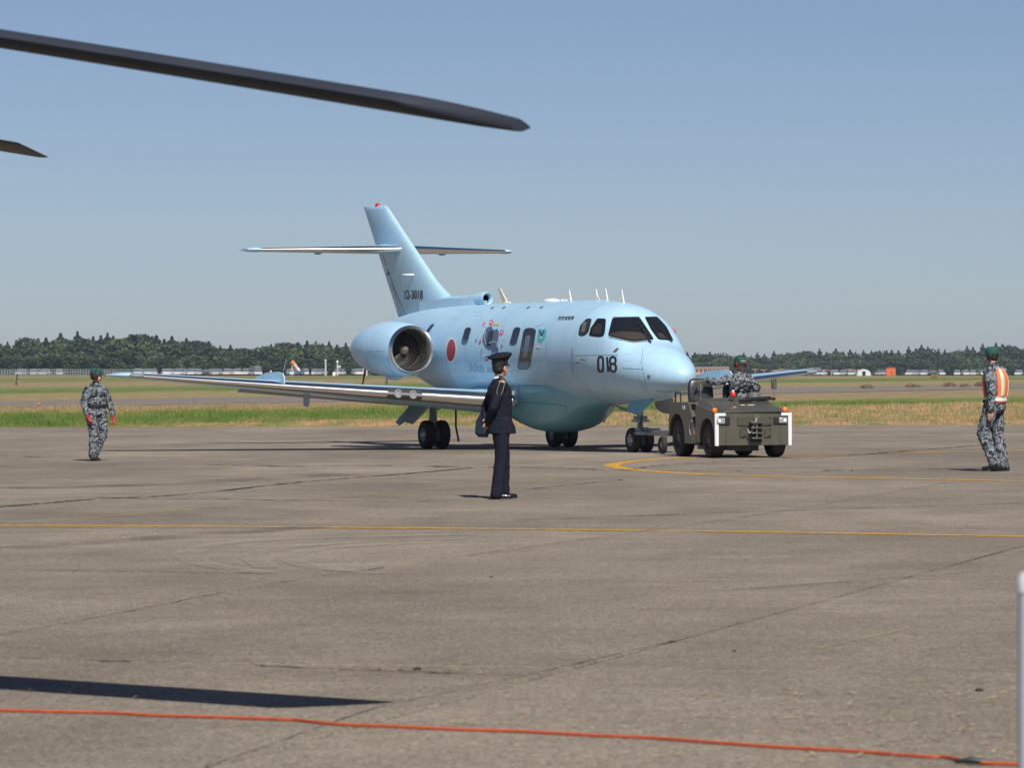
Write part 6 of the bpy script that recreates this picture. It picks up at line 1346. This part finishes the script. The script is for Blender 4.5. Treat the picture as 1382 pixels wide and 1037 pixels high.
for r_ in range(2):
    for k_ in range(8):
        x = (-20.5 + 5.8 * k_) * bs; z = z1 - .75 - r_ * 1.5; f_ = MB().box((x, -.02, z), (4.2 * bs, .08, .8)).build('window', mat('window_frame_grey', (.45, .44, .42), .6), BL); MB().box((x - 1.05 * bs, -.07, z), (1.8 * bs, .04, .68)).build('pane', glassb, f_); MB().box((x + 1.05 * bs, -.07, z), (1.8 * bs, .04, .68)).build('pane', glassb, f_)
# --- weeds and small things in the field
def bush(u, v, Y, wpx, hpx, m, lab, nm='weed_bush', cat='bush', N=420, seed=1, group=None):
    rg = np.random.default_rng(seed); s0 = Y / FPX; p = far(u, Y); d = rg.normal(size=(N, 3)); d /= np.linalg.norm(d, axis=1)[:, None]; rr = rg.random(N) ** .4; pts = d * rr[:, None] * np.array([wpx / 2 * s0, wpx / 3 * s0, hpx * s0]); pts[:, 2] = np.abs(pts[:, 2])
    g = empty(nm, p, 0, lab, cat, group); b = MB()
    for q in pts: a = Vector(rg.normal(size=3)).normalized() * .09 * (1 + s0 * 3); c_ = a.cross(Vector(rg.normal(size=3))).normalized() * .05 * (1 + s0 * 3); q = Vector(q); b.add([q - a, q + c_, q + a + Vector((0, 0, .1))], [(0, 1, 2)])
    b.build('foliage', m, g, smooth=False); b = MB(); [b.tube([(0, 0, 0), (x * wpx * s0 * .3, 0, hpx * s0 * .6)], .02, 4) for x in (-1, 0, 1)]; b.build('stem', bark, g)
rus = mat('weed_russet', (.25, .165, .11), .9, var=.3, vscale=3); yb = mat('weed_yellow', (.36, .27, .05), .9, var=.3, vscale=3)
for i, (u, Y, w_, h_) in enumerate(((1170, 400, 22, 5), (1232, 420, 26, 4.5), (1281, 430, 22, 6), (1302, 420, 15, 4), (1323, 430, 18, 6))): bush(u, 0, Y, w_, h_, rus, ['russet weed clump farthest left beyond the taxiway at right', 'wide russet weed clump second from left beyond the taxiway', 'russet weed clump in the middle of the right hand row', 'small russet weed clump left of the vest wearer', 'russet weed clump nearest the vest wearer'][i], seed=i)
bush(1262, 0, 700, 16, 5, yb, 'low yellow flowering bush far off in the field at right'); 
p = far(22, 560); g = empty('wooden_stake', p, 0, 'short brown wooden stake with brace standing in the far left field', 'stake'); MB().tube([(0, 0, 0), (.15, 0, 1.5)], [.12, .1], 7).build('stake', bark, g); MB().tube([(.6, 0, 0), (-.3, 0, .9)], [.1, .07], 7).build('brace', mat('stake_tan', (.3, .2, .12), .9), g)
p = far(52.5, 232); g = empty('marker_cone', p, 0, 'tiny orange marker cone beside the far left taxiway', 'cone'); MB().lathe((0, 0, 0), (0, 0, 1), [(0, .08), (.02, .075), (.17, .02), (.18, 0)], 14).build('cone_body', mat('cone_orange', (.70, .14, .04), .6), g); MB().box((0, 0, .02), (.2, .2, .03)).build('cone_base', black, g)

# --- air between the camera and the far woods
hb = MB(); hb.add([(x, y, z) for z in (-2.3, 22) for x, y in ((-3000, -450), (3000, -450), (3000, 5000), (-3000, 5000))], [(0, 1, 2, 3), (4, 5, 6, 7), (0, 1, 5, 4), (1, 2, 6, 5), (2, 3, 7, 6), (3, 0, 4, 7)])
hm_ = bpy.data.materials.new('haze_air'); hm_.use_nodes = True; hn = hm_.node_tree; hn.nodes.clear(); ho = hn.nodes.new('ShaderNodeOutputMaterial'); hv = hn.nodes.new('ShaderNodeVolumePrincipled')
hv.inputs['Color'].default_value = (.70, .80, 1.0, 1); hv.inputs['Density'].default_value = HAZE; hv.inputs['Anisotropy'].default_value = 0.0; hn.links.new(hv.outputs[0], ho.inputs['Volume'])
if HAZE: o = hb.build('haze', hm_, None, smooth=False); o['kind'] = 'stuff'
